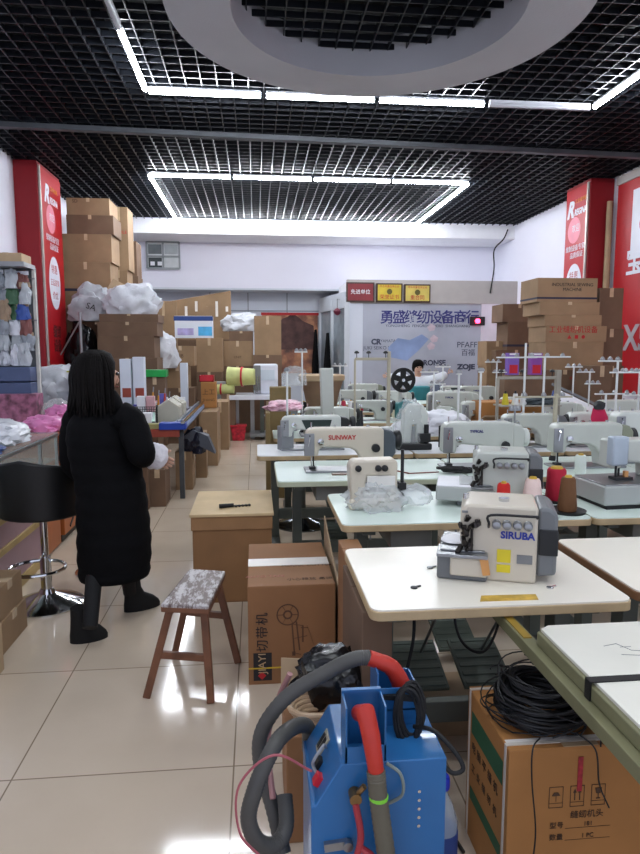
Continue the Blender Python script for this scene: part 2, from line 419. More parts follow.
# big opened carton sheet
stack(172,232,13.0,.35,[('large carton on the floor under the big cardboard at the back',1.2,K2),('large carton below the big opened cardboard at the back',1.75,K2)])
x0=at(170,320,Y=13.1).x;x1=at(231,320,Y=13.1).x;zt0=at(170,301,Y=13.1).z;zt1=at(231,291,Y=13.1).z
o=MB().prism([(x0,1.75),(x1,1.75),(x1,zt1),(x0+.05,zt0)],13.05,13.25).build('opened_carton',K1,bevel=.004)
tag(o,'large opened carton with slanted top edge at the back wall','cardboard box')
for i in range(5):
    q=MB();xx=x0+.3+i*.2;q.box(xx,xx+.05,13.045,13.05,2.2+.1*(i%3),2.4+.1*(i%2));q.build('tape',WTAPE,o,smooth=False)
zt=at(194,338,Y=11.55).z
px=carton('white and blue printed appliance box on the brown cartons',at(174,330,Y=11.45).x,at(212,330,Y=11.45).x,11.55,11.85,zb,at(190,317,Y=11.55).z+.02,mat('white_card','#d5dbe6',.5,var=.03),tape='')
a_=.34;MB().box(-.34,.34,-.153,-.151,.3,.38).build('printed_band',BLUD,px,smooth=False)
MB().box(.08,.32,-.154,-.151,.04,.2).build('printed_picture',mat('cyan_print','#4aa0cf',.5,var=.3),px,smooth=False)
MB().box(-.28,-.0,-.154,-.151,.05,.17).build('printed_picture',mat('lilac_print','#a9a0cf',.5,var=.3),px,smooth=False)
bag('plastic_bundle','bulging white plastic wrapped bundle beside the brown landscape picture',(at(243,330,Y=12.25).x,12.26,zc),(.36,.22,.34),BAGW,12)
bag('plastic_bag','wispy clear white plastic bag hanging at the left end of the back cartons',(at(155,360,Y=10.2).x+.04,10.6,1.25),(.25,.15,.55),BAGW,15)
for n_,(z_) in enumerate((.62,1.25)): carton(['small carton on the floor under the wispy plastic bag','small carton directly under the wispy plastic bag'][n_],at(158,360,Y=10.5).x,at(165,360,Y=10.5).x,10.5,10.8,[0,.62][n_],z_,K2)
# ================= wall box, picture, plaques, glass front =================
p0=at(147,242,Y=14.28);p1=at(180,269,Y=14.28)
o=empty('electric_box',((p0.x+p1.x)/2,14.3,p1.z),0,'grey framed meter cabinet with four windows high on the white back wall','electric box')
W_=(p1.x-p0.x)/2;H_=p0.z-p1.z;FRM=mat('grey_frame','#8d9294',.5,metal=.2,var=.05)
MB().box(-W_,W_,-.08,0,0,H_).build('body',mat('pale_grey_box','#cfd3d3',.6,var=.05),o,bevel=.005)
f=MB()
for x in (-W_,0,W_): f.box(x-.02,x+.02,-.1,-.08,0,H_)
for z_ in (0,H_*.45,H_): f.box(-W_,W_,-.1,-.08,z_-.02,z_+.02)
f.build('frame',FRM,o,smooth=False)
for u,v,c_ in ((-.5,.22,'#4a5052'),(.5,.22,'#c4c8c9'),(-.5,.72,'#6c7274'),(.5,.72,'#a9afb1')): MB().box(u*W_-.14,u*W_+.14,-.085,-.081,v*H_-.1,v*H_+.1).build('window_pane',mat('pane'+c_,c_,.2,var=.1),o,smooth=False)
for x_ in (-.27,-.12): MB().box(x_,x_+.09,-.09,-.084,.06,.14).build('meter',WHT,o,smooth=False)
# landscape picture
p0=at(262,315,Y=14.9);p1=at(318,400,Y=14.9);zb_=1.0
o=empty('landscape_picture',((p0.x+p1.x)/2,14.98,zb_),0,'brown landscape tapestry with dark hills and a red top edge on the back wall','picture')
W_=(p1.x-p0.x)/2;H_=p0.z-zb_
m=D.materials.new('tapestry_brown');m.use_nodes=True;n=m.node_tree.nodes;l=m.node_tree.links
tc=n.new('ShaderNodeTexCoord');t=n.new('ShaderNodeTexNoise');t.inputs['Scale'].default_value=2.6;t.inputs['Detail'].default_value=9;rp=n.new('ShaderNodeValToRGB')
e=rp.color_ramp.elements;e[0].position=.35;e[0].color=lin('#4a3330');e[1].position=.62;e[1].color=lin('#c38a62');q=rp.color_ramp.elements.new(.5);q.color=lin('#8a5a45')
l.new(tc.outputs['Object'],t.inputs[0]);l.new(t.outputs['Fac'],rp.inputs[0]);l.new(rp.outputs[0],n['Principled BSDF'].inputs['Base Color']);n['Principled BSDF'].inputs['Roughness'].default_value=.7
MB().box(-W_,W_,-.04,0,0,H_).build('canvas',m,o,smooth=False)
MB().box(-W_-.02,W_+.02,-.05,0,H_,H_+.06).build('red_border',RED,o,smooth=False)
hl=MB();pts=[(-W_+.05,.55)]+[(-W_+.1+i*(2*W_-.2)/9,[.75,.9,1.1,1.25,1.3,1.38,1.3,1.2,1.15,1.1][i]) for i in range(10)]+[(W_-.05,.55)]
hl.prism(pts,-.046,-.04).build('dark_hill',mat('dark_hill_weave','#4c3431',.8,var=.5,scale=5),o,smooth=False)
# corner room with glass front
YG=13.0
zh0=at(347,303,Y=YG).z;zh1=at(347,284,Y=YG).z
xg0=at(347,303,Y=YG).x;xg1=at(363,303,Y=YG).x;xg2=at(482,303,Y=YG).x
HDR=mat('beige_header','#a9a39f',.6,var=.04)
struct('trim_11',MB().box(xg0,XR,YG,13.12,zh0,2.95),HDR,bevel=.005)
struct('trim_12',MB().box(xg0,XR,13.12,14.3,zh0+.1,2.9),WHT,smooth=False)
struct('wall_glass_left',MB().box(xg0,xg1,YG+.01,13.11,0,zh0),WALLB,smooth=False)
struct('wall_glass_right',MB().box(xg2,XR,YG+.01,13.11,0,zh0),mat('pinkish_wall','#d3ccd6',.7,var=.03),smooth=False)
FROST=mat('frosted_glass','#a9adb9',.22,var=.16,scale=.9)
o=struct('window_1',MB().box(xg1,xg2,YG+.03,YG+.06,.25,zh0),FROST,smooth=False)
struct('trim_13',MB().box(xg1,xg2,YG+.0,YG+.1,0,.25),HDR,smooth=False)
NAVY=mat('navy_lettering','#2c2f6e',.5,var=0);DKL=mat('dark_lettering','#3a3e50',.5,var=0)
def gl(s,px,py,size,m=NAVY,**k):
    p=at(px,py,Y=YG+.03);t=text(s,size,(p.x,p.y-.002,p.z),FR,m,o,'lettering',**k);return t
for i,ch in enumerate('勇盛缝纫设备商行'): gl(ch,387+i*12.2,318,.29,bold=.004)
gl('YONGSHENG  FENGREN  SHEBEI  SHANGHANG',428,326,.075,DKL,sx=1.1)
gl('PFAFF',467,345,.17,DKL);gl('百福',468,353,.15,DKL);gl('ZOJE',466,367,.14,DKL,bold=.008,sx=1.2)
gl('ARONSE',432,363,.15,DKL,bold=.006);gl('CR',376,342,.15,DKL,bold=.008);gl('YAMATA',388,341,.08,DKL);gl('JUKI SEIKO KANSAI',384,348,.1,DKL)
PB=mat('blue_print_figure','#8497bd',.4,var=.25,scale=2)
p=at(412,345,Y=YG+.03)
MB().prism([(-.45,-.25),(-.1,-.32),(.15,-.1),(.35,.12),(.2,.22),(-.05,.1),(-.3,.14),(-.5,-.05)],-.004,0).build('printed_figure',PB,o,smooth=False).location=(p.x,YG+.028,p.z)
for dx,dz in ((.36,.28),(.42,.05),(.36,-.1)): MB().prism([(0,0),(.1,.02),(.13,.1),(.03,.16),(-.05,.08)],-.004,0).build('printed_figure',mat('pink_print_figure','#bba9b2',.4,var=.2),o,smooth=False).location=(p.x+dx,YG+.028,p.z+dz)
# red neon seen through / beside the panel
p=at(478,321,Y=12.95)
o2=empty('red_indicator_lamp',(p.x,12.99,p.z),0,'small glowing red lamp at the right of the frosted glass lettering','lamp')
MB().lathe([(.05,0),(.05,-.04),(.03,-.06)],axis='y').build('lamp_body',mat('red_glow','#ff3050',.4,emit=5,var=0),o2)
MB().box(-.16,.16,-.012,0,-.09,.09).build('backplate',DK,o2,bevel=.004)
p=at(507,324,Y=12.95);o2=empty('red_indicator_lamp',(p.x,12.99,p.z),0,'second glowing red lamp on the pinkish wall right of the glass','lamp')
MB().lathe([(.04,0),(.04,-.04),(.02,-.06)],axis='y').build('lamp_body',mat('red_glow','#ff3050'),o2);MB().box(-.08,.08,-.012,0,-.06,.06).build('backplate',mat('red_plate','#a33a48',.5),o2,bevel=.004)
# plaques
for (a0,a1,t0,b0,mm,lab,tx,tm) in ((346,375,282,302,mat('plaque_red','#7d2026',.4),'dark red award plaque with white characters, leftmost of three','先进单位',WHT),
    (376,403,283,302,mat('plaque_gold','#c8b23e',.35,metal=.3),'gold award plaque in the middle of the three above the glass','荣誉证书',RED),
    (404,431,284,302.5,mat('plaque_pale_gold','#cdbb62',.35,metal=.3),'pale gold award plaque, rightmost of the three above the glass','重合同',RED)):
    q0=at(a0,t0,Y=12.93);q1=at(a1,b0,Y=12.93);W_=(q1.x-q0.x)/2-.01;H_=q0.z-q1.z
    o=empty('award_plaque',((q0.x+q1.x)/2,12.98,q1.z),0,lab,'plaque')
    MB().box(-W_,W_,-.04,.02,0,H_).build('frame',mat('dark_wood_frame','#3e2a22',.5),o,bevel=.006)
    MB().box(-W_+.03,W_-.03,-.046,-.04,.03,H_-.03).build('plate',mm,o,smooth=False)
    text(tx,.1,(0,-.048,H_*(.5 if tm is WHT else .25)),FR,tm,o,'lettering')
    if tm is RED:
        MB().lathe([(.055,-.046),(.055,-.052)],(0,0,H_*.55),axis='y').build('emblem',mat('emblem_dark','#5a5320',.5),o)
        text('守合同重信用企业',.05,(0,-.048,H_*.82),FR,RED,o,'lettering')
# side of the corner room: posts, lintel, dark curtains
def P3(px,py,Y): return at(px,py,Y=Y)
A=Vector((xg0,YG,0));B=Vector((at(321,300,Y=14.9).x,14.9,0));dirv=(B-A)
side=MB()
for t_ in (.0,.5,1):
    q=A+dirv*t_;side.bar((q.x,q.y,0),(q.x,q.y,2.6),.1,.1)
side.bar((A.x,A.y,2.55),(B.x,B.y,2.55),.1,.32)
struct('door_1',side,mat('pale_grey_frame','#bfc4cb',.5,var=.04),bevel=.005)
struct('window_2',MB().bar((A.x,A.y,1.2),(B.x,B.y,1.2),.012,2.4),mat('side_glass','#a8b4bd',.1,var=.1,alpha=.6),smooth=False)
for t_,zt_,lab in ((.35,1.9,'black cloth hanging in the side opening, nearer to the glass front'),(.85,2.0,'black cloth hanging in the side opening, nearer to the picture')):
    q=A+dirv*t_+Vector((-.22,0,0))
    mb=MB();
    for k in range(5): mb.tube([(q.x,q.y+(k-2)*.09,.02),(q.x+.01,q.y+(k-2)*.085,zt_*.6),(q.x+.02,q.y+(k-2)*.05,zt_)],[.07,.065,.02],8)
    tag(mb.build('black_cloth',FAB),lab,'cloth')
o=empty('red_lantern',(xg0-.16,13.3,2.25),0,'small dark red hanging ornament on the corner room frame','ornament')
MB().lathe([(.01,0),(.06,.03),(.08,.08),(.05,.13),(.01,.15)]).build('ornament_body',mat('wine_red','#6d2238',.5),o);MB().cyl((0,0,.15),(0,0,.34),.006).build('cord',BLK,o);MB().bar((0,0,.33),(.14,0,.33),.012).build('hook',STL,o)
# cable down the right of the back wall
cb=MB().tube(spline([(at(508,228,Y=13.2).x,13.2,4.02),(at(503,243,Y=13.2).x,13.18,3.82),(at(494,258,Y=13.2).x,13.2,3.6),(at(491,280,Y=13.2).x,13.05,3.2),(at(490,300,Y=12.97).x,12.97,2.7)]),.014)
tag(cb.build('black_cable',BLK),'black cable running down from the soffit at the right of the back wall','cable')
# ================= banners and posters =================
PINKW=mat('poster_white','#dfe0ea',.4,var=.03);ORG=mat('orange_print','#e08a3a',.5,var=0)
GOLD=mat('aluminium_trim','#c4bcb4',.4,metal=.5)
def banner(x,y0,y1,z0,z1,sgn,label):
    # local frame: u along the face, +x of text runs to the reader's right
    o=empty('banner',(x,(y0+y1)/2,z0),0,label,'banner');w=(y1-y0)/2;H=z1-z0;e=.012*sgn
    MB().box(min(0,e),max(0,e),-w,w,0,H).build('cloth_panel',REDP,o,smooth=False)
    MB().box(min(0,e*2),max(0,e*2),-w-.01,-w+.03,0,H).build('edge_trim',GOLD,o,smooth=False)
    rot=(R(90),0,R(90)*sgn);X=e*1.15
    # P(u,z): u runs to the reader's right; on the left pillar that is +Y
    U=lambda u:u*sgn
    def T(s,size,u,z,m,**k): text(s,size,(X,U(u),z),rot,m,o,'lettering',**k)
    T('R',.34,-.2,H*.915,PINKW,shear=.3,bold=.015);T('REGINA',.13,.12,H*.90,PINKW,shear=.2,sx=.8,bold=.004);T('工业缝纫机',.075,.13,H*.945,ORG)
    MB().lathe([(.001,X+.001*sgn),(.2,X+.001*sgn),(.2,X),(.001,X)],(0,U(-.05),H*.83),axis='x',n=28).build('printed_disc',mat('pink_print','#e58a9a',.5,var=.1),o)
    T('欢迎',.13,.0,H*.835,PINKW,sx=.9)
    T('缝制设备专家',.1,0,H*.755,PINKW);T('品质保证',.1,.05,H*.725,PINKW)
    d=MB().lathe([(.001,.001*sgn),(1,.001*sgn),(1,0),(.001,0)],axis='x',n=32).build('printed_oval',PINKW,o);d.location=(X,0,H*.59);d.scale=(1,.26,.38)
    T('特惠',.14,0,H*.64,RED);T('正品直销',.1,0,H*.59,RED);T('价优',.12,0,H*.54,RED)
    T('缝纫',.2,0,H*.4,INK,sx=.9);T('设备',.2,0,H*.345,INK,sx=.9)
    return o
banner(xpl+.003,9.42,10.38,.3,4.05,1,'red vertical banner with white emblem on the left pillar')
banner(xpr-.003,9.54,10.22,.3,4.05,-1,'red vertical banner with white emblem on the right pillar')
# right wall poster
o=empty('wall_poster',(XR,7.6,.9),0,'large red wall poster with white logo panel at the right edge','poster')
MB().box(-.03,0,-2.6,1.74,0,3.05).build('red_board',REDP,o,smooth=False)
MB().box(-.06,0,-2.6,1.74,3.05,3.17).build('top_trim',HDR,o,smooth=False)
ptop=at(634,190,X=XR-.03);pbot=at(628,258,X=XR-.03)
yl=ptop.y-7.6
MB().box(-.036,-.03,yl-1.5,yl,pbot.z-.9,ptop.z-.9).build('white_panel',PINKW,o,smooth=False)
rt=(R(90),0,R(-90))
text('G',.3,(-.04,yl-.3,pbot.z-.9+.42),rt,mat('pink_logo','#d0506a',.5,var=0),o,'lettering',bold=.01)
MB().lathe([(.16,-.036),(.2,-.036),(.2,-.04),(.16,-.04)],(0,yl-.55,ptop.z-1.3),axis='x',n=24).build('logo_ring',mat('pink_logo','#d0506a'),o)
q=at(633,263,X=XR-.03);text('宝石',.42,(-.036,q.y-7.6-.25,q.z-.9),rt,PINKW,o,'lettering',bold=.01)
q=at(628,339,X=XR-.03);text('X5',.5,(-.036,q.y-7.6-.2,q.z-.9),rt,mat('grey_print','#a9a3a8',.5,var=0),o,'lettering',bold=.015)
# paper tube standing between pillar and poster
pt=MB().tube([(XR-.1,9.43,0),(XR-.09,9.43,2.2),(XR-.1,9.43,3.75)],[.04,.05,.04],12);tag(pt.build('wrapped_roll',K3),'tall brown wrapped paper roll standing between right pillar and poster','roll')
# ================= right carton stacks =================
z=stack(538,599,7.6,.5,[
 ('brown carton on the floor under the right stack of machine boxes',.62,K2),
 ('brown carton second from the floor in the right stack',1.05,K2),
 ('carton with red label low in the right stack behind the paper sheets',370,K2,{'px1':592,'mark':[('HIKARI',.05,.2,.6,RED)]}),
 ('carton with a black strap line under the red lettered one',342,K1,{'px0':546,'px1':604}),
 ('brown carton with red lettering and three marks on the right stack',326,K1,{'px0':546,'px1':607,'mark':[('工业缝纫机设备',.09,-.05,.75,RED),('▲  ■  ●',.06,0,.3,RED)]}),
 ('flat brown carton between red lettered and wide top ones, right stack',315,K1,{'px0':545,'px1':602}),
 ('plain carton second from top of the right stack',302,K1,{'px0':540,'px1':600}),
 ('top carton of the right stack with dark lettering and navy band',278,K1,{'px0':538,'px1':598,'tape':'b','mark':[('INDUSTRIAL SEWING',.055,.08,.72,INK),('MACHINE',.055,.08,.52,INK)]})])
stack(600,624,7.75,.5,[
 ('brown carton on the floor right of the right stack',.7,K2),
 ('brown carton in the column beside the right stack, waist high',366,K2),
 ('brown carton under the tall one beside the X5 poster lettering',329,K2),
 ('tall brown carton standing at the right of the lettered top box',288,K2)])
stack(592,613,7.0,.45,[('brown carton on the floor in front of the right column',.8,K2),('brown square carton behind the white thread pole at right',366,K2)])
stack(500,537,10.4,.5,[
 ('carton on the floor in the farther right stack',.7,K2),
 ('carton at table height in the farther right stack',372,K2),
 ('carton low in the farther right stack behind the purple cones',350,K2,{'px0':496}),
 ('carton in the farther right stack with a dark bottom edge',322,K2,{'px0':508,'tape':'b'}),
 ('top carton of the farther right stack beside the white wall',304,K2,{'px0':503})])
stack(487,503,10.6,.45,[('carton on the floor left of the farther right stack',.7,K1),('carton at table height left of the farther right stack',366,K1),('short light carton left of the farther right stack beside the glass',341,K1,{'px1':508})])
# ================= left: rack, counter, bench =================
xr0,xr1=XL+.02,at(38,320,Y=6.3).x
o=empty('display_rack',((xr0+xr1)/2,6.3,0),0,'wall rack hung with small bagged sewing parts left of the red pillar','display rack')
w=(xr1-xr0)/2;zt=at(20,268,Y=6.3).z
MB().box(-w,w,.0,.02,.3,zt).build('backboard',mat('rack_backboard','#6f7478',.7,var=.15),o,smooth=False)
for s in (-1,1): MB().bar((s*(w-.015),-.01,0),(s*(w-.015),-.01,zt),.03).build('post',mat('rack_white','#d0cfc8',.5),o,bevel=.003)
zs_=[at(20,p,Y=6.3).z for p in (398,383)]
DR=mat('slate_blue_drawer','#4b5a7c',.45,var=.1)
for k in range(2):
    dr=MB().box(-w+.03,w-.03,-.2,-.0,1.12+k*.14,1.25+k*.14).build('drawer',DR,o,bevel=.006);MB().box(-.05,.05,-.215,-.2,1.17+k*.14,1.185+k*.14).build('handle',STL,dr)
for zz in (1.72,2.1):
    MB().bar((-w,-.03,zz+.1),(w,-.03,zz+.1),.012).build('rail',STL,o)
cols=[mat('packet_clear','#c6cdd2',.15,var=.3,bump=.4,bscale=20,alpha=.8),mat('packet_grey','#8d949c',.3,var=.3,bump=.3),mat('packet_tan','#a18a70',.4,var=.3),mat('packet_white','#dcdfe6',.3,var=.15,bump=.4),mat('packet_green','#3f6648',.4,var=.3),mat('packet_blue','#3554a0',.4,var=.2),mat('packet_red','#80504a',.4,var=.3)]
cn=['clear','grey','tan','white','green','blue','reddish']
rnd=random.Random(3)
for r_,zz in enumerate((2.2,2.06,1.92,1.78,1.64,1.5)):
    for k in range(9):
        x=xr1-.08-k*.1+rnd.uniform(-.02,.02)
        ci=rnd.choice([0,0,1,1,2,3,3,0,6]);
        if r_ in(1,2) and k==1: ci=4
        if r_==2 and k==0: ci=5
        h=rnd.uniform(.14,.2);wd=rnd.uniform(.09,.12);y=6.3-rnd.uniform(.06,.14)
        mb=MB().blob((0,0,0),(wd/2,.025,h),rnd.randint(0,50),.3,2.5,3,ridge=.3)
        pk=empty('parts_packet',(x,y,zz-.1),0,'%s small packet of sewing parts hanging on the left display rack'%cn[ci],'packet','%s packets on the left rack'%cn[ci])
        mb.build('bag',cols[ci],pk)
        MB().box(-wd/2,wd/2,-.004,.004,h*.85,h*1.08).build('header_card',cols[rnd.choice([3,1,2,0])],pk,smooth=False)
        MB().bar((0,0,h*1.04),(0,6.3-y,h*1.06),.006).build('hook',STL,pk)
carton('pale grey carton on top of the left display rack',xr1-.3,xr1-.03,6.04,6.29,2.32,2.4,K3)
MB_s=MB().box(xr0,xr1,6.0,6.3,2.28,2.32).build('rack_shelf',STL,None);tag(MB_s,'steel shelf board on top of the left display rack','shelf')
# ---- glass counter ----
XC=-1.55;ZC=.91
o=empty('glass_counter',(XC-.3,3.9,0),0,'glass topped display counter with pink sides and gold trim at the left','display counter')
PINK=mat('pink_panel','#a07f86',.45,var=.06);GT=mat('gold_trim','#b39a5e',.35,metal=.5,var=.15)
MB().box(-.29,.29,-1.3,.88,.06,.5).build('base_cabinet',PINK,o,smooth=False)
t=MB()
for a,b in ((.0,.07),(.3,.345),(.49,.53)): t.box(-.3,.305,-1.31,.89,a,b)
t.build('gold_trim',GT,o,bevel=.004)
MB().box(-.3,.3,-1.32,1.25,ZC-.012,ZC).build('glass_top',GLASS,o,smooth=False)
MB().box(.292,.3,-1.3,1.23,.53,ZC-.012).build('glass_side',GLASS,o,smooth=False)
f=MB()
for y in (-1.3,-.2,.85,1.23): f.bar((.29,y,.53),(.29,y,ZC-.01),.022);f.bar((-.29,y,.53),(-.29,y,ZC-.01),.022)
for x in (-.29,.295): f.bar((x,-1.32,ZC-.02),(x,1.25,ZC-.02),.02)
f.build('metal_frame',STL,o,smooth=False)
MB().box(-.28,.28,-1.28,1.22,.7,.71).build('glass_shelf',GLASS,o,smooth=False)
MB().box(-.29,.29,.88,1.24,.02,.53).build('end_cabinet',mat('orange_wood','#a35a2c',.4,var=.15,scale=4),o,bevel=.004)
o=empty('wooden_cabinet',(XC-.3,5.85,0),0,'orange brown wooden cabinet behind the bar stools','cabinet')
ORW=mat('orange_wood','#a35a2c',.4,var=.15,scale=4)
MB().box(-.3,.3,-.64,.8,.06,.88).build('body',ORW,o,bevel=.006)
MB().box(-.29,.27,-.62,.78,0,.06).build('plinth',DK,o,smooth=False);MB().bar((.302,-.5,.1),(.302,.3,.5),.01,.02).build('trim_strip',DK,o,smooth=False)
# things on the counter
bag('plastic_bag','crumpled clear white bag on the glass counter at the left edge',(-1.76,4.6,ZC),(.17,.28,.14),BAGW,21)
bag('plastic_bag','pink plastic bag on the counter, nearer to the viewer of two',(-1.76,5.45,.88),(.15,.15,.13),BAGP,24)
bag('plastic_bag','pink plastic bag farther back on the counter behind the nearer pink one',(-1.74,5.95,.88),(.14,.13,.17),BAGP,27)
bag('blue_pouch','dark blue flat pouch at the front edge of the glass counter',(-1.66,4.1,ZC),(.09,.14,.05),BLUD,30,cat='pouch')
o=carton('pink and black patterned gift box behind the pink bags',-2.35,-1.98,6.0,6.2,.88,1.15,mat('pink_pattern','#8f5a72',.5,var=.8,scale=14),tape='')
bag('plastic_bag','big rounded white bag at the foot of the left pillar banner',(-2.25,7.6,.88),(.3,.2,.46),BAGW,33)
bag('plastic_bag','small grey clear bag between big white bag and the woman',(-1.83,6.15,.88),(.16,.14,.2),BAGC,35)
o=carton('white pack with blue end and yellow top beside the woman\'s shoulder',at(68,380,Y=7.3).x,at(92,380,Y=7.3).x,7.3,7.5,.88,at(80,372,Y=7.3).z,mat('white_card','#d5dbe6'),tape='')
MB().box(-.13,.13,-.102,-.1,.02,.12).build('blue_print',mat('strong_blue','#2346a8',.4),o,smooth=False);MB().box(-.14,.14,-.1,.1,.421,.435).build('yellow_lid',mat('yellow_green','#b5b83a',.5),o,smooth=False)
o=empty('long_table',(-2.56,7.3,0),0,'low table behind the counter carrying the white bags','table')
MB().box(-.6,.78,-.4,.6,.84,.88).build('table_top',mat('dark_table','#3a3734',.5),o,bevel=.005)
for x in (-.55,.7):
    for y in (-.35,.55): MB().bar((x,y,0),(x,y,.84),.04).build('leg',STL,o)
# bar stools
def bar_stool(x,y,rz,label,seat=.62):
    o=empty('bar_stool',(x,y,0),rz,label,'bar stool','bar stools at the glass counter')
    MB().lathe([(.215,0),(.215,.008),(.19,.022),(.12,.045),(.05,.075),(.038,.1)],n=40).build('base',CHR,o)
    MB().cyl((0,0,.09),(0,0,.3),.032,n=20).build('column',CHR,o);MB().cyl((0,0,.3),(0,0,seat-.06),.022,n=20).build('gas_rod',CHR,o)
    ft=[(.0,-.03,.26)]+[(.17*math.sin(t),-.06-.14*math.cos(t)*-1-.14,.26) for t in [i*math.pi/8-math.pi/2 for i in range(9)]]
    MB().tube([(.16*math.cos(a),-.1+.15*math.sin(a),.26) for a in [i*2*math.pi/20 for i in range(21)]],.011,8,cap=False).build('footrest',CHR,o)
    BS=mat('black_leatherette','#0c0c0d',.45,bump=.1)
    MB().loft([((0,0,seat-.07),.15,.15,0),((0,0,seat-.05),.2,.19,0),((0,0,seat),.23,.21,0),((0,0,seat+.03),.21,.19,0)],28).build('seat',BS,o)
    bk=MB();n=18;vs=[]
    for i in range(n+1):
        t=math.pi*(.02+.96*i/n);
        for (rr,hh) in ((.245,-.05),(.265,.31-.05*abs(math.cos(t))),(.225,.31-.05*abs(math.cos(t))),(.2,-.05)): vs.append((rr*math.cos(t),rr*math.sin(t)*-1*.95,seat+hh))
    fs=[(i*4+q,i*4+(q+1)%4,(i+1)*4+(q+1)%4,(i+1)*4+q) for i in range(n) for q in range(4)]+[(0,1,2,3),(n*4+3,n*4+2,n*4+1,n*4)]
    bk._add(vs,fs).build('backrest',BS,o,bevel=.012)
    return o
bar_stool(-1.29,3.92,R(-10),'black bucket bar stool with chrome base at the left edge')
bar_stool(-1.06,4.5,R(30),'black bar stool partly hidden behind the woman\'s legs',.66)
# ---- cartons bottom left under the counter ----
carton('brown carton on the floor at the left edge under the gold trim',-1.6,-1.3,3.25,3.6,0,.17,K1,tape='l')
carton('upper brown taped carton at the left edge below the gold trim',-1.6,-1.31,3.24,3.58,.17,.34,K1,tape='l')
carton('carton in the bottom left corner, nearest to the viewer',-1.55,-1.24,2.72,3.1,0,.24,K3,tape='l')
# ---- work bench ----
XB1=-.74
o=empty('work_bench',(-1.25,7.9,0),0,'long work bench loaded with tools and scales beside the woman','bench')
MB().box(-.5,.5,-1.25,1.5,.7,.735).build('bench_top',mat('dark_bench_top','#2d2b2b',.4,var=.1),o,bevel=.004)
MB().box(-.5,.46,-1.27,-1.25,.66,.74).build('red_edge',mat('brick_red','#9a4434',.5),o,smooth=False)
for x in (-.45,.47):
    for y in (-1.2,1.4): MB().bar((x,y,0),(x,y,.7),.05).build('leg',mat('bench_leg','#4c5054',.4,metal=.3),o,bevel=.003)
o=empty('cutting_rail',(-.82,7.55,.735),0,'blue tray with silver guide rail along the aisle edge of the bench','guide rail')
MB().box(-.17,.1,-.95,-.8,0,.07).build('tray_front',mat('strong_blue','#2346a8'),o,bevel=.006)
MB().box(-.05,.09,-.8,1.7,0,.05).build('tray',mat('pale_blue','#8fa3c8',.4),o,bevel=.004)
MB().cyl((.07,-.95,.075),(.07,1.7,.075),.022).build('rail',CHR,o);MB().cyl((-.0,-.8,.07),(-.0,1.7,.07),.012).build('rod',STL,o)
SCB=mat('scale_beige','#b9b5a4',.45,var=.05)
def scale_unit(x,y,label,s=1):
    o=empty('bench_device',(x,y,.735),0,label,'device','beige sloped devices on the bench')
    MB().prism([(-.12*s,0),(.12*s,0),(.12*s,.17*s),(.02*s,.24*s),(-.12*s,.15*s)],-.14*s,.14*s).build('body',SCB,o,bevel=.008)
    MB().prism([(-.1*s,.163*s),(.01*s,.237*s),(.006*s,.243*s),(-.104*s,.169*s)],-.1*s,.1*s).build('panel',mat('device_panel','#d8dad2',.3),o)
    MB().box(-.13*s,-.118*s,-.08*s,.08*s,.04*s,.1*s).build('label_plate',mat('lilac_print','#a9a0cf'),o,smooth=False)
scale_unit(-.98,7.3,'beige sloped device on the bench, nearer one',1.12);scale_unit(-.98,7.72,'beige sloped device on the bench behind the nearer one',1.12)
o=empty('cash_calculator',(-1.19,6.93,.735),R(8),'pale green slanted calculator on a grey base on the bench','calculator')
MB().prism([(-.13,0),(.13,0),(.13,.13),(-.13,.06)],-.12,.12,plane='yz').build('body',mat('grey_base','#77797a',.5),o,bevel=.005)
f=MB().prism([(-.13,.062),(.13,.132),(.13,.14),(-.13,.07)],-.11,.11,plane='yz').build('keypad',mat('mint_keypad','#a8cdbb',.4),o)
for i in range(3): MB().box(-.07+i*.05,-.04+i*.05,-.04,.0,.1,.112).build('button',DK,o,smooth=False)
carton('yellow and grey stack of sheets beside the blue tray',-1.22,-.99,6.67,6.78,.735,.79,mat('yellow_grey','#9a9660',.6,var=.3),tape='')
carton('small white card pack near the front of the bench',at(139,405,Y=6.8).x,at(151,405,Y=6.8).x,6.8,6.9,.735,.89,WHT,tape='')
o=empty('wire_basket',(at(146,395,Y=7.1).x,7.15,.735),0,'black mesh basket holding white and pink packets on the bench','basket')
m=MB()
for i in range(10):
    t=i/9*2-1
    for s in(-1,1): m.bar((t*.11,s*.09,0),(t*.11,s*.09,.2),.005);m.bar((s*.11,t*.09,0),(s*.11,t*.09,.2),.005)
for k in range(8):
    zz=.01+k*.027
    for s in (-1,1): m.bar((-.11,s*.09,zz),(.11,s*.09,zz),.005);m.bar((s*.11,-.09,zz),(s*.11,.09,zz),.005)
m.box(-.11,.11,-.09,.09,0,.006);m.build('mesh',DK,o,smooth=False)
for i,(x,c_) in enumerate(((-.06,WHT),(.04,mat('pale_pink','#d9a9ad',.5)))):
    q=MB().box(-.045,.045,-.03,.03,0,.3).build('paper_packet',c_,None,bevel=.004);place(q,(o.location.x+x,7.15,.745));tag(q,['white packet standing in the black mesh basket','pink tinted packet standing in the black mesh basket'][i],'packet')
for i,(a0,a1,t,c_,lab) in enumerate(((120,131,359,WHT,'white box with red print on the bench left of the basket'),(133,144,357,WHT,'white box with red print right of the other, behind the basket'))):
    b=carton(lab,at(a0,380,Y=7.8).x,at(a1,380,Y=7.8).x,7.8,7.95,.735,at(a0,t,Y=7.8).z,mat('white_card','#d5dbe6'),tape='')
    MB().box(-.04,.06,-.077,-.075,.25,.36).build('red_print',mat('brick_red','#9a4434'),b,smooth=False)
carton('carton holding up the green box at the back of the bench',at(144,380,Y=8.6).x,at(165,380,Y=8.6).x,8.6,8.8,.735,at(150,377,Y=8.6).z,K2)
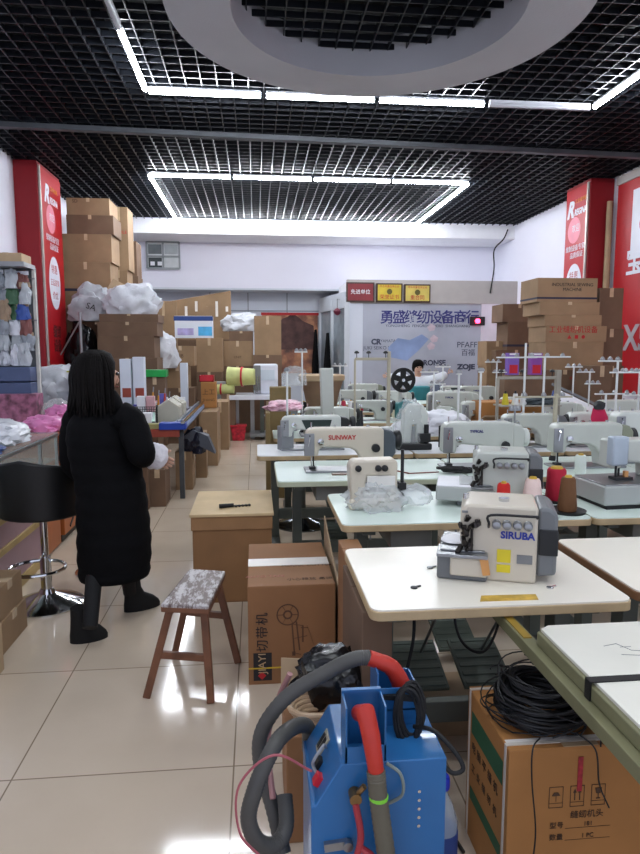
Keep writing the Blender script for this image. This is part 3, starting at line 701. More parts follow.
carton('bright green flat box on the carton at the back of the bench',at(143,370,Y=8.6).x,at(166,370,Y=8.6).x,8.58,8.82,at(150,377,Y=8.6).z,at(150,370,Y=8.6).z,mat('bright_green','#1f9c48',.4),tape='')
for i,(px_,h,c_,lab) in enumerate(((152,.34,'#c98a2c','orange handled tool standing upright on the bench'),(157,.3,'#c98a2c','second orange tool right of the first on the bench'),(163,.32,'#b8432e','red handled scissors standing on the bench'),(167,.28,'#23262c','black tool standing between red scissors and scales'))):
    x=at(px_,395,Y=7.35).x;o=empty('hand_tool',(x,7.35+.03*i,.735),0,lab,'tool')
    MB().lathe([(.035,0),(.035,.09),(.03,.09),(.03,.005)]).build('holder_cup',mat('grey_base','#77797a'),o)
    MB().tube([(0,0,.01),(.005,0,h*.5),(.012,0,h)],[.014,.017,.009],10).build('handle',mat('tool'+c_,c_,.4),o)
    MB().bar((.012,0,h-.02),(.02,0,h+.06),.012,.004).build('blade',STL,o)
o=empty('white_stand',(at(172,385,Y=7.65).x,7.7,.735),0,'small white metal frame stand on the bench behind the calculator','stand')
MB().bar((-.16,0,.24),(.14,0,.24),.03).build('top_bar',WHT,o);MB().bar((0,0,.23),(.05,0,.0),.025).build('leg',WHT,o);MB().bar((-.14,0,.24),(-.14,0,0),.02).build('leg',WHT,o)
carton('small brown carton with characters at the far end of the bench',at(201,390,Y=9.1).x,at(216,390,Y=9.1).x,9.1,9.35,.735,at(208,382,Y=9.1).z,K4,mark=[('上工',.09,0,.6,INKB),('SHANG',.05,0,.3,INKB)],tape='')
o=empty('red_basket',(at(207,378,Y=9.25).x,9.24,at(208,382,Y=9.1).z),0,'red plastic tray on top of the small lettered carton','tray')
MB().box(-.1,.1,-.1,.1,0,.01).build('tray_floor',mat('bright_red','#c22030',.4),o);m=MB();m.box(-.1,.1,-.1,-.09,0,.09).box(-.1,.1,.09,.1,0,.09).box(-.1,-.09,-.1,.1,0,.09).box(.09,.1,-.1,.1,0,.09);m.build('tray_wall',mat('bright_red','#c22030'),o)
carton('narrow grey white carton standing behind the bench scales',at(180,372,Y=9.0).x,at(187,372,Y=9.0).x,9.0,9.15,.735,at(182,363,Y=9.0).z,mat('white_card','#d5dbe6'),tape='')
# jacket hanging at the bench end
jk=MB().blob((0,0,0),(.13,.11,.26),41,.25,1.6,4,ridge=.25).build('jacket',mat('navy_nylon','#14182a',.4,bump=.4,bscale=12),None);place(jk,(-.70,7.2,.40));tag(jk,'dark navy jacket draped on the cartons at the bench corner','jacket')
jk2=MB().prism([(-.12,.08),(.0,.17),(.16,.1),(.24,-.1),(.05,.0)],-.1,.08).build('hood',mat('grey_nylon','#4a4f5a',.5,bump=.3),jk);jk2.location=(.0,0,.1)
# cartons along the aisle
def floorbox(lab,px0,px1,py,ptop,d,m,**k):
    p=at(px0,py,z=0);Y=p.y;q=at(px1,py,Y=Y);zt=at(px0,ptop,Y=Y).z
    return carton(lab,p.x,q.x,Y,Y+d,0,zt,m,**k)
floorbox('small brown carton on the floor beside the woman\'s white cuff',150,166,507,470,.35,K2)
floorbox('small carton on the floor just behind the woman\'s coat',134,149,510,466,.35,K2)
floorbox('brown carton under the navy jacket at the bench corner',176,193,490,452,.3,K1)
floorbox('narrow light carton right of the navy jacket',196,207,478,432,.2,K1)
floorbox('tall brown carton on the aisle floor beside the bench rail',200,218,466,412,.7,K1,tape='t')
floorbox('tall brown carton farther along the aisle behind the first tall one',212,229,450,402,.6,K1)
floorbox('brown carton at the far end of the row along the aisle',222,236,441,394,.5,K2)
# embroidery machine at the end of the aisle
YE=10.9
xa_=at(229,400,Y=YE).x;xb_=at(281,400,Y=YE).x;W_=(xb_-xa_)/2
o=empty('embroidery_machine',((xa_+xb_)/2,YE+.35,0),0,'white computer embroidery machine on a stand at the end of the aisle','sewing machine')
EW=mat('bright_white_enamel','#dadde6',.35,var=.03)
MB().box(-W_,W_,-.35,.35,.7,.78).build('table_plate',EW,o,bevel=.01)
MB().box(-.02,W_-.04,-.1,.25,.78,1.3).build('machine_head',EW,o,bevel=.03)
MB().box(-.02,.1,-.2,-.1,.85,1.28).build('needle_case',mat('grey_base','#77797a'),o,bevel=.008)
MB().box(W_-.36,W_-.1,-.115,-.1,1.02,1.2).build('screen',mat('pale_screen','#c9d3dd',.2,var=.02),o,smooth=False)
for k in range(4): MB().cyl((.0+.035*k-.02,-.22,.8),(.0+.035*k-.02,-.22,1.1),.008).build('needle_bar',CHR,o)
for x in (-W_+.12,-.05,.12,W_-.1): MB().bar((x,0,0),(x,0,.7),.07).build('leg',[LEGM,STL][x<0],o)
MB().bar((.15,-.2,.42),(W_-.1,-.2,.42),.03).build('drawer_rail',STL,o);MB().box(-.1,W_,-.3,.3,0.06,.1).build('foot_shelf',mat('grey_base','#77797a'),o)
YL=mat('yellow_green_wrap','#c6cc86',.6,var=.15)
for px_,r_,lab in ((223,.1,'yellow green fabric roll at the left of the embroidery machine'),(243,.17,'fat yellow green wrapped roll on the embroidery machine table')):
    x=at(px_,380,Y=YE).x;q=MB().cyl((-.26,0,r_),(.2,0,r_),r_,r_*.8,n=20).build('fabric_roll',YL,None)
    place(q,(x if px_>230 else x-.02,YE+.12,.78+(.14 if px_>230 else .0)),R(-8));tag(q,lab,'fabric roll')
    MB().cyl((-.03,0,r_),(.0,0,r_),r_*.97+.005,n=20).build('red_tie',mat('bright_red','#c22030'),q)
carton('white labelled carton left of the embroidery machine',at(211,390,Y=11.0).x,at(225,390,Y=11.0).x,11.0,11.3,0,1.0,mat('grey_card','#9aa0a0',.6),tape='')
o=empty('red_crate',(at(240,433,z=0).x,at(240,440,z=0).y,0),0,'red patterned basket on the floor under the embroidery machine','basket')
MB().prism([(-.1,0),(.1,0),(.13,.24),(-.13,.24)],-.1,.1).build('basket_body',mat('red_pattern','#b02030',.5,var=.5,scale=20),o,bevel=.01);MB().box(-.14,.14,-.11,.11,.24,.27).build('rim',mat('bright_red','#c22030'),o,bevel=.005)

rn=random.Random(31)
cs=[('white','#dfe0e4'),('red','#b8323a'),('white','#dcdce2'),('violet','#5b5bb0'),('grey','#8b8f92'),('pale pink','#d8a8b0'),('green','#3f8a55'),('tan','#a58a64')]
for i in range(12):
    n_,c_=cs[(i*3)%8];x=-1.42+.115*(i//3)+rn.uniform(-.02,.02);y=7.5+.3*(i%3)
    h=rn.uniform(.14,.32);q=MB().box(-.04,.04,-.03,.03,0,h).build('small_pack',mat('pack'+c_,c_,.5,var=.25,scale=18),None,bevel=.004);place(q,(x,y,.735),rn.uniform(-.4,.4));tag(q,'small %s pack among the clutter at the left of the work bench'%n_,'pack','small %s packs on the bench'%n_)
# ================= sewing tables =================
def make_table(w,d,top,edge,label,pedals=1,h=.76,inset=.14,pz=.12,py=-.08,low=True):
    o=empty('sewing_table',(0,0,0),0,label,'sewing table','sewing tables in rows')
    a,b=w/2,d/2;r=.035
    def rr(a,b,r):
        pts=[]
        for cx,cy,s in ((a-r,b-r,0),(-a+r,b-r,1),(-a+r,-b+r,2),(a-r,-b+r,3)):
            for k in range(5): t=(s+k/4)*math.pi/2;pts.append((cx+r*math.cos(t),cy+r*math.sin(t)))
        return pts
    MB().prism(rr(a-.003,b-.003,r),h-.006,h,'xy').build('table_top',top,o)
    MB().prism(rr(a,b,r),h-.036,h-.005,'xy').build('edging',edge,o,bevel=.003)
    for s in (-1,1):
        x=s*(a-inset)
        MB().box(x-.03,x+.03,-.04,.04,.06,h-.07).build('leg',LEGM,o,bevel=.003)
        MB().box(x-.035,x+.035,-b+.03,b-.03,0,.06).build('foot',LEGM,o,bevel=.006)
        MB().box(x-.03,x+.03,-b+.08,b-.08,h-.075,h-.036).build('bracket',LEGM,o,bevel=.003)
    MB().box(-a+inset,a-inset,-.02,.02,.2,.28).build('stretcher',LEGM,o,bevel=.003)
    for k in range(pedals):
        x=(k-(pedals-1)/2)*.26
        p=MB();M=Matrix.Translation((x,py,pz))@Matrix.Rotation(R(18),4,'X');p.box(-.1,.1,-.13,.13,-.008,.008,M)
        for i in range(6): p.box(-.09,.09,-.12+i*.045,-.1+i*.045,.008,.013,M)
        p.build('treadle',mat('treadle_green_grey','#586158',.6,var=.15),o,bevel=.003)
        MB().cyl((x+.03,py+.06,pz+.02),(x+.05,.05,h-.1),.006).build('pitman_rod',STL,o)
    if low: MB().cyl((.12,.1,h-.2),(.34,.1,h-.2),.075,n=16).box(.1,.36,.04,.16,h-.13,h-.036).build('motor',DK,o,bevel=.004)
    if low: MB().box(-.36,-.16,-b+.08,b-.1,h-.14,h-.037).build('drawer',mat('grey_box_enamel','#77776f',.5),o,bevel=.004)
    return o
def tbl(x0,x1,y0,y1,top,edge,label,**k):
    o=make_table(x1-x0,y1-y0,top,edge,label,**k);o.location=((x0+x1)/2,(y0+y1)/2,0);return o
T1=tbl(.34,1.19,1.84,2.46,TOPW,EDGE,'cream topped sewing table holding the front grey and white overlock machine',pedals=2,inset=.10,pz=.28,py=.26,low=False)
tbl(1.24,2.4,1.9,2.5,TOPW,EDGE2,'cream table with brown edge right of the front overlock table')
T2=tbl(.38,1.58,2.8,3.44,TOPM,EDGE,'mint table with the plastic wrapped machine on it')
T2b=tbl(1.585,2.785,2.8,3.44,TOPM,EDGE,'mint table under the grey boxed machine at the right edge')
T3=tbl(.12,1.32,3.79,4.5,TOPM,mat('pale_edging','#b5bba0',.5),'mint table carrying the machine with red lettering')
T3b=tbl(1.325,2.525,3.79,4.5,TOPM,EDGE,'mint table carrying the wide grey machine right of the red lettered one')
T3c=tbl(2.53,3.7,3.79,4.5,TOPM,EDGE2,'table at the right edge behind the grey boxed machine')
far=[(0,4.74,'pale table whose corner shows left of the red lettered machine',1.2),(1.21,4.74,'table behind the wide grey machine in the fourth row',1.2),(2.42,4.74,'fourth row table at the right under the pink cloth machine',1.2)]
for x,y,l,w_ in far: tbl(x,x+w_,y,y+.6,mat('white_laminate','#dfe2e4',.3,var=.03),EDGE,l)
proto=make_table(1.2,.6,TOPM,EDGE,'fifth row table left of the beige machine frame');proto.location=(.75,6.0,0)
labs=[((1.96,6.0),'fifth row table below the open brown carton'),((3.2,6.0),'fifth row table at the right behind the white machine'),
((.95,7.1),'sixth row table under the round brown tray machine'),((2.16,7.1),'sixth row table below the pale green long arm'),((3.1,8.3),'table deep at the right beside the stacked cartons'),
((1.0,8.3),'seventh row table in front of the corner room post'),((1.9+.33,8.3-.02),'seventh row table in front of the seated person'),((1.2,9.5),'eighth row table beside the frosted glass'),((2.5,9.5),'eighth row table nearest the seated person')]
for (x,y),l in labs:
    if (x,y)==(3.1,8.3): x=3.46;y=8.75
    c=copy_tree(proto);c.location=(x,y,0);c['label']=l
# ================= sewing machines =================
TT=.76
def lockstitch(label,c=MW,c2=MGR,logo='',logom=RED,w=.56,h=.30,panel=False,wheel=DK,name='sewing_machine'):
    o=empty(name,(0,0,TT),0,label,'sewing machine','sewing machines on the tables');a=w/2
    MB().box(-a,a-.06,-.09,.09,0,.014).build('bed_plate',STL,o,bevel=.004)
    pr=[(-a,.105),(-a+.005,h-.03),(-a+.03,h-.004),(-a+.07,h),(a-.10,h),(a-.08,h-.02),(a-.08,.012),(a-.23,.012),(a-.24,.09),(a-.27,.135),(a-.31,.155),(-a+.12,.165),(-a+.09,.15),(-a+.085,.105)]
    MB().prism(pr,-.06,.06).build('arm',c,o,bevel=.014,seg=3)
    MB().prism([(a-.09,.07),(a-.09,h-.008),(a-.03,h-.02),(a-.005,h-.06),(a-.005,.12),(a-.04,.07)],-.062,.062).build('motor_cover',c2,o,bevel=.012)
    MB().lathe([(.02,a-.005),(.055,a-.004),(.062,a+.006),(.062,a+.028),(.05,a+.036),(.015,a+.038)],(0,0,.2),axis='x',n=24).build('hand_wheel',wheel,o)
    MB().box(-a-.006,-a+.06,-.066,-.056,.11,h-.03).build('face_plate',STL,o,bevel=.003)
    MB().cyl((-a+.045,0,.03),(-a+.045,0,h+.035),.005,n=8).build('needle_bar',CHR,o)
    MB().cyl((-a+.06,.01,.03),(-a+.06,.01,.14),.005,n=8).box(-a+.03,-a+.07,-.03,.02,.016,.03).build('presser_foot',DK,o)
    MB().lathe([(.004,-.085),(.02,-.083),(.022,-.075),(.012,-.07),(.022,-.066),(.02,-.06)],(-a+.1,0,.2),axis='y',n=16).build('tension_dial',CHR,o)
    MB().bar((-a+.03,-.06,h-.04),(-a+.03,-.085,h-.06),.006).bar((-a+.03,-.08,h-.05),(-a+.02,-.08,h-.11),.006).build('take_up_lever',CHR,o)
    MB().lathe([(.004,-.085),(.026,-.083),(.028,-.06)],(a-.14,0,.155),axis='y',n=20).build('stitch_dial',DK,o)
    for x_,r_ in ((0,.008),(.12,.012),(-.1,.009)): MB().cyl((x_,.01,h-.002),(x_,.01,h+.014),r_,n=10).build('oil_cap',CHR,o)
    if panel: MB().prism([(-.12,h-.03),(.12,h-.03),(.10,h-.10),(.06,h-.115),(-.08,h-.115)],-.067,-.058).build('dark_panel',mat('dark_green_panel','#2c3a38',.3),o)
    if logo: text(logo,.042 if logo=='SUNWAY' else .024,(-.06,-.0615,h-.06),FR,logom,o,'lettering',bold=.001)
    return o
def overlock(label,c=MB_,c2=MGR,logo=True,lit=True,name='overlock_machine'):
    o=empty(name,(0,0,TT),0,label,'overlock machine','overlock machines')
    MB().prism([(-.2,0),(-.2,.085),(-.185,.1),(-.03,.1),(-.03,0)],-.12,.12).build('bed',c2,o,bevel=.008)
    MB().box(-.19,-.04,-.115,.11,.1,.106).build('bed_plate',STL,o,bevel=.002)
    MB().prism([(-.085,.0),(-.085,.1),(-.125,.13),(-.125,.24),(-.105,.265),(.13,.265),(.13,0)],-.10,.12).build('body',c,o,bevel=.01)
    MB().prism([(.13,.02),(.13,.262),(.17,.262),(.195,.24),(.195,.03)],-.085,.13).build('motor_cover',c2,o,bevel=.012)
    MB().box(.135,.197,-.092,-.083,.10,.19).build('vent_panel',DK,o,bevel=.004)
    MB().box(-.155,-.03,-.135,-.10,.02,.085).build('looper_cover',c,o,bevel=.006)
    MB().box(-.2,-.03,-.15,-.03,.088,.1).build('cloth_plate',STL,o,bevel=.002)
    for k in range(4):
        MB().lathe([(.004,-.137),(.013,-.135),(.015,-.125),(.008,-.118),(.015,-.11),(.014,-.1)],(-.005+k*.034,0,.205),axis='y',n=14).build('tension_dial',STL,o)
    MB().tube(spline([(-.03,-.1,.19),(-.03,-.13,.21),(-.025,-.135,.24),(.1,-.135,.243),(.125,-.12,.24),(.126,-.1,.23)],5),.0045,8).build('wire_guard',DK,o)
    m=MB();rn=random.Random(5)
    for k in range(16):
        x=-.1+rn.uniform(-.02,.04);z_=.115+rn.random()*.1
        m.bar((x,-.105,z_),(x+rn.uniform(-.02,.02),-.105-rn.uniform(.005,.03),z_+rn.uniform(-.03,.03)),.008+rn.random()*.008)
    m.cyl((-.085,-.115,.105),(-.085,-.115,.2),.005).build('needle_mechanism',mat('dark_steel','#3a3634',.35,metal=.8),o,bevel=.001)
    MB().cyl((-.11,0,.262),(-.11,0,.28),.01).cyl((.02,-.02,.264),(.02,-.02,.276),.018).build('oil_cap',CHR,o)
    if logo:
        text('SIRUBA',.034,(.065,-.1015,.165),FR,mat('logo_blue','#2b3a94',.4,var=0),o,'lettering',bold=.0012)
        MB().box(.0,.045,-.1035,-.1,.07,.115).box(.0,.045,-.1035,-.1,.035,.062).build('yellow_label',mat('label_yellow','#d8c52a',.4,var=.1),o,smooth=False)
        MB().box(.065,.115,-.1035,-.1,.07,.1).build('grey_label',mat('grey_base','#77797a'),o,smooth=False)
        MB().box(-.12,-.1,-.1035,-.1,.235,.243).build('grey_label',mat('grey_base','#77797a'),o,smooth=False)
    if lit: MB().prism([(-.045,.03),(-.02,.035),(-.03,.095),(-.06,.1)],-.142,-.136).build('needle_lamp_glow',mat('warm_glow_brass','#d8a066',.3,metal=.6),o)  # warm glow of the needle lamp, put into the colour of a small plate
    return o
def M(o,px,Y,rz=0,s=1,dz=0,py=440):
    p=at(px,py,Y=Y);o.location=(p.x,Y,TT+dz);o.rotation_euler=(0,0,R(rz));o.scale=(s,)*3;return o
def relabel(src,label,px,Y,rz=0,s=1,dz=0,group=None):
    c=copy_tree(src);c['label']=label
    if group: c['group']=group
    return M(c,px,Y,rz,s,dz)
ov=M(overlock('grey and cream overlock machine with blue lettering and yellow label, nearest table'),500,2.14,-20,1.0)
MB().blob((0,0,0),(.055,.06,.012),3,.1,1.5,3).build('x',WHT);pc=D.objects['x'];pc.name='paper_scrap';pc.parent=ov;pc.location=(-.14,.0,.107)
sw=M(lockstitch('cream lockstitch machine with red lettering and grey end cover',MB_,mat('blue_grey_cover','#4d555b',.35),'SUNWAY',RED,w=.60,h=.285),350,4.12,0)
ju=M(lockstitch('wide grey green machine with rounded end right of the red lettered one',MG,MG,'TYPICAL',NAVY,w=.56,h=.31,wheel=MW),482,4.15,0)
dp=M(lockstitch('white machine with dark green panel behind the red lettered one',MW,DK,'',RED,w=.56,h=.27,panel=True),316,5.05,0)
gm=M(lockstitch('pale green machine at right, thread bobbin on its arm',MG,mat('olive_cover','#8c917c',.4),'',RED,w=.56,h=.3),590,4.1,0)
rg_=M(lockstitch('grey machine cut by the right edge of the third row',MW,MGR,'',RED,w=.5,h=.36),645,4.25,0)
wm=M(lockstitch('white machine behind the hanging pink cloth',MW,MG,'JACK',INKB,w=.56,h=.28),598,5.0,0)
bm_=M(lockstitch('beige green machine right of the wide grey one, fourth row',MG,MGR,'',RED,w=.54,h=.27),533,5.02,0)
# grey boxed cylinder machine at right edge of row 2
o=empty('sewing_machine',(0,0,TT),R(4),'machine on a grey box base at the right edge of the second table row','sewing machine');M(o,628,3.08,4)
MB().prism([(-.2,.02),(-.2,.12),(.2,.12),(.2,.02)],-.13,.16).build('box_base',mat('light_grey_box','#a9ada9',.4,var=.05),o,bevel=.01)
MB().box(-.18,.2,-.12,.15,0,.02).build('rubber_pad',BLK,o);MB().box(-.195,.195,-.125,.155,.12,.126).build('cover_plate',STL,o,bevel=.002)
MB().prism([(-.09,.18),(-.09,.33),(.25,.33),(.25,.12),(.13,.12),(.12,.2),(-.02,.22),(-.03,.18)],.0,.11).build('arm',MG,o,bevel=.012)
MB().box(-.1,-.01,-.03,.03,.2,.35).build('face_plate',mat('pale_blue_grey','#a8b4bf',.4),o,bevel=.01)
MB().cyl((-.06,0,.13),(-.06,0,.2),.006).cyl((-.03,.02,.13),(-.03,.02,.2),.006).box(-.08,.02,-.03,.03,.126,.14).build('presser_foot',DK,o)
MB().box(-.02,.0,-.02,.0,.13,.17).build('brass_clip',mat('warm_glow_brass','#d8a066'),o)
# wrapped post machine
o=empty('sewing_machine',(0,0,TT),0,'small beige machine wrapped in clear plastic on the second table','sewing machine');M(o,372,3.12,0,1.1)
MB().prism([(-.10,0),(-.11,.2),(-.09,.225),(.10,.228),(.11,.21),(.11,.0),(.075,.0),(.07,.155),(-.03,.155),(-.05,.0)],-.05,.05).build('body',MB_,o,bevel=.01)
MB().box(-.11,.13,-.06,.06,0,.05).build('bed',MB_,o,bevel=.012);MB().box(-.03,.10,-.052,.045,.1,.155).build('cover_panel',mat('pale_cover','#dfddd6',.4),o,bevel=.004)
MB().cyl((.135,-.03,.04),(.135,-.03,.27),.008).box(.12,.15,-.05,0,.09,.12).build('presser_bar',DK,o)
for x in (-.07,.02,.05): MB().lathe([(.003,-.066),(.014,-.062),(.015,-.05)],(x,0,.19),axis='y',n=12).build('thread_dial',DK,o)
b_=MB().blob((0,0,0),(.125,.1,.125),61,.14,2.6,4,ridge=.35);q=b_.build('plastic_wrap',mat('wrap_film','#dfe4e4',.08,var=.1,bump=.8,bscale=35,alpha=.45),o);q.location=(.02,-.01,0)
b_=MB().blob((0,0,0),(.075,.06,.08),63,.2,2.6,3,ridge=.4);q=b_.build('plastic_wrap',mat('wrap_film','#dfe4e4',.08,var=.1,bump=.8,bscale=35,alpha=.45),o);q.location=(.2,-.02,0.02)
# second overlock with extended bed
o2=overlock('grey overlock machine with a wide bed behind the front one',MG,MGR,False,False);M(o2,500,3.16,-18,1.05)
MB().box(-.3,-.13,-.16,.1,.03,.1).build('bed_extension',mat('light_grey_box','#a9ada9'),o2,bevel=.008);MB().box(-.295,-.135,-.155,.095,.1,.104).build('bed_plate',WHT,o2)
# plastic covered machine with black base, row 4
o=empty('sewing_machine',(0,0,TT),0,'tall machine under a clear plastic hood on a black base, fourth row','sewing machine');M(o,412,5.0,0)
MB().box(-.14,.14,-.1,.12,0,.05).build('base',DK,o,bevel=.01)
MB().prism([(-.09,.05),(-.08,.3),(-.03,.36),(.07,.36),(.12,.28),(.12,.05),(.03,.05),(.02,.2),(-.01,.2),(-.02,.05)],-.05,.05).build('body',MW,o,bevel=.012)
MB().cyl((.1,-.06,.05),(.1,-.06,.2),.02).box(.03,.13,-.09,-.05,.06,.13).build('mechanism',DK,o,bevel=.004)
q=MB().blob((0,0,0),(.12,.09,.33),71,.12,1.8,4,ridge=.3).build('plastic_hood',BAGC,o);q.location=(-.02,0,.03)
# farther rows: copies
far_m=[(ju,'pale machine with long arm in front of the frosted glass, sixth row',452,6.95,0,1.05),(wm,'white machine left of the beige frame, fifth row',330,6.0,0,.9),
(gm,'pale green machine in the fifth row beside the white cloth heap',488,5.95,0,1.0),(dp,'dark panelled machine far back right of the reel machine',455,7.0+1.25,0,.95),
(bm_,'small machine below the corner room post, seventh row',352,8.25,0,1.0),(wm,'white machine directly left of the seated person',392,8.3,0,.9),
(ju,'grey machine right of the seated person beside the glass',478,8.25,0,1.0),(gm,'pale machine at the far right of the fifth row',622,5.95,0,1.0),
(wm,'machine under the purple thread cones at the back',520,7.05,0,.9),(bm_,'machine in the sixth row left beside the red box',372,7.05,0,.85),(gm,'machine at the far back left of the seated person',365,9.45,0,.95),
(ju,'machine behind the paper sheets near the right stack',556,5.98,0,.9),(dp,'machine in the eighth row right of the seated person',455,9.5,0,.9)]
for s,l,px,Y,rz,sc in far_m: relabel(s,l,px,Y,rz,sc)
# tall green column machine next to the dark panel one
o=empty('sewing_machine',(0,0,TT),0,'pale green upright column machine with a curved grey head, fifth row left','sewing machine');M(o,322,5.85,0)
MB().prism([(.0,.0),(-.02,.62),(.10,.62),(.11,.1),(.16,.05),(.16,0)],-.04,.06).build('column',MG,o,bevel=.012)
MB().prism([(-.17,0),(-.17,.2),(-.12,.26),(-.06,.25),(-.02,.1),(.02,.02),(.02,0)],-.06,.04).build('curved_head',mat('olive_grey_enamel','#8a8c7c',.4),o,bevel=.015)
MB().cyl((-.08,-.07,.03),(-.08,-.07,.24),.012).cyl((-.05,-.07,.03),(-.05,-.07,.22),.008).build('rods',CHR,o)
MB().box(-.2,.2,-.1,.12,-.0,.015).build('bed_plate',STL,o)
# round brown tray machine behind it
o=empty('round_table_tray',(at(322,370,Y=7.2).x,7.25,TT),0,'round brown tray on a tapered carton body behind the green column machine','tray')
MB().lathe([(.14,0),(.2,.3),(.24,.42),(.245,.44)],n=28).build('body',mat('dull_brown','#7d634d',.7),o);MB().lathe([(.25,.44),(.265,.45),(.265,.5),(.25,.51)],n=32).build('tray_top',K3,o)
# reel machine
o=empty('tape_reel_machine',(0,0,TT),0,'machine with a big black five hole reel in front of the seated person','tape machine');M(o,400,6.95,0)
MB().box(-.1,.1,-.1,.1,0,.03).cyl((0,.02,.02),(0,.02,.42),.025).build('stand',MW,o);MB().prism([(-.05,.03),(.14,.03),(.14,.2),(.06,.24),(-.05,.2)],-.07,.08).build('body',mat('teal_enamel','#3c7d80',.4),o,bevel=.01)
rr_=MB();n=40;R0=.135;zc_=.46
rr_.lathe([(R0-.03,-.12),(R0,-.12),(R0,-.08),(R0-.03,-.08)],(0,0,zc_),axis='y',n=n)
rr_=MB()
for a,b in ((R0-.035,R0),(.0001,.05)):
    vs=[];fs=[]
    for i in range(n):
        t=2*math.pi*i/n
        for r_,y_ in ((b,-.12),(a,-.12),(a,-.09),(b,-.09)): vs.append((r_*math.cos(t),y_,zc_+r_*math.sin(t)))
    for i in range(n):
        j=(i+1)%n
        for q in range(4): fs.append((i*4+q,i*4+(q+1)%4,j*4+(q+1)%4,j*4+q))
    rr_._add(vs,fs)
for k in range(5):
    t=k*2*math.pi/5+.3;rr_.bar((.04*math.cos(t),-.105,zc_+.04*math.sin(t)),((R0-.02)*math.cos(t),-.105,zc_+(R0-.02)*math.sin(t)),.06,.02,up=(0,1,0))
rr_.build('reel',BLK,o);MB().cyl((0,-.13,zc_),(0,.04,zc_),.018).build('axle',CHR,o)
# ================= thread stands =================
PW=mat('white_pole','#dcdfdd',.4,var=.03);PBG=mat('beige_pole','#b4ad96',.45,var=.06)
def stand(label,px,Y,pytop,arms=((-.3,.12,.04),),m=PW,r=.009,cones=()):
    """pole clamped to the table; arms=(left,right,drop)"""
    p=at(px,pytop,Y=Y);o=empty('thread_stand',(p.x,Y,TT),0,label,'thread stand','thread stands above the machines');H=p.z-TT
    MB().lathe([(.03,0),(.03,.02),(r+.004,.035)]).build('clamp',DK,o)
    MB().cyl((0,0,.0),(0,0,H),r,n=10).build('pole',m,o)
    for l,rr,d in arms:
        MB().bar((l,0,H-d),(rr,0,H-d),.022,.012).build('arm',m,o,bevel=.002)
        for i in range(3):
            x=l+(rr-l)*(i+.5)/3;MB().lathe([(.018,H-d+.006),(.018,H-d+.02),(.006,H-d+.035)],(x,0,0),n=10).build('thread_guide',STL,o)
    return o
stand('white thread pole with two arms at the right behind the pink cloth',618,4.8,361,((-.16,.03,.0),(-.06,.2,.09)))
stand('white pole with a cross arm in front of the purple cones',526,5.2,343,((-.25,.1,.12),))
stand('white pole left of the open brown carton',481,5.1,372,((-.02,.02,.0),))
stand('white pole beside the frosted glass lower corner',459,5.2,374,((-.02,.02,.0),))
stand('white thread stand with long arm left of the paper sheets',545,5.15,357,((-.18,.22,.0),))
stand('thin white pole with arm at the left end of the rows',302,6.0,352,((-.07,.05,.0),))
stand('thin pole rising behind the embroidery machine side table',287,5.1,372,((-.01,.01,.0),))
stand('beige tall pole standing between the second overlock and pale green machine',556,4.35,394,((-.3,.12,.02),),PBG,.016)
stand('thin grey pole between the wide grey machine and the cones',515,4.4,410,((-.04,.04,.0),),STL,.007)
stand('white thread stand at the right edge below the poster lettering',640,5.25,372,((-.2,.05,.0),(-.14,.05,.2)))
stand('low white thread stand above the grey boxed machine',606,5.3,394,((-.1,.25,.0),))
# beige frame stand
def frame(label,px0,px1,Y,py,m,t0=.018,t1=.03,extra=0):
    a=at(px0,py,Y=Y);b=at(px1,py,Y=Y);o=empty('machine_frame',((a.x+b.x)/2,Y,TT),0,label,'frame');w=(b.x-a.x)/2;H=a.z-TT
    MB().bar((-w,0,0),(-w,0,H),t0).build('post',m,o,bevel=.003);MB().bar((w,0,0),(w,0,H+.07),t1).build('post',m,o,bevel=.003)
    MB().bar((-w,0,H),(w,0,H),.03,.025).build('cross_bar',m,o,bevel=.003)
    MB().bar((-w,0,.05),(w,0,.05),.06,.03).build('lower_bar',m,o,bevel=.003)
    for x in (-w*.9,-w*.2,w*.8): MB().cyl((x,0,H),(x,0,H+.05),.004,n=6).lathe([(.02,H+.05),(.025,H+.06),(.01,H+.075)],(x,0,0),n=10).build('thread_guide',DK,o)
    if extra: MB().box(-w,w,-.1,.1,H-extra-.012,H-extra).build('shelf',m,o)
    return o
frame('beige rectangular thread frame left of the black reel',355,389,5.85,359,PBG)
frame('grey beige square frame with shelf above the open brown carton',498,558,5.55,378,mat('grey_beige_pole','#9d988b',.45),.024,.045,extra=.24)
for i,(px_,c_,l_) in enumerate(((506,'#d8c73a','small yellow thread cone on the square frame shelf'),(516,'#e4e4e4','white thread cone on the square frame shelf'),(524,'#dcdcdc','second white cone right of the first on the frame shelf'))):
    zz=at(px_,378,Y=5.55).z-.24
    o=empty('thread_cone',(at(px_,380,Y=5.55).x,5.55,zz),0,l_,'thread cone');MB().lathe([(.03,0),(.032,.01),(.018,.1)],n=14).build('thread',mat('thr'+c_,c_,.7),o);MB().lathe([(.012,.1),(.008,.125)],n=10).build('cone_tip',DK,o)
m_=MB().blob((0,0,0),(.14,.07,.07),81,.3,2.4,3,ridge=.3).build('tool_pile',mat('dark_tools','#3c4448',.5,var=.6,scale=22),None);place(m_,(at(540,400,Y=5.55).x,5.55,at(540,378,Y=5.55).z-.24));tag(m_,'heap of dark thread tools lying on the square frame shelf','tools')
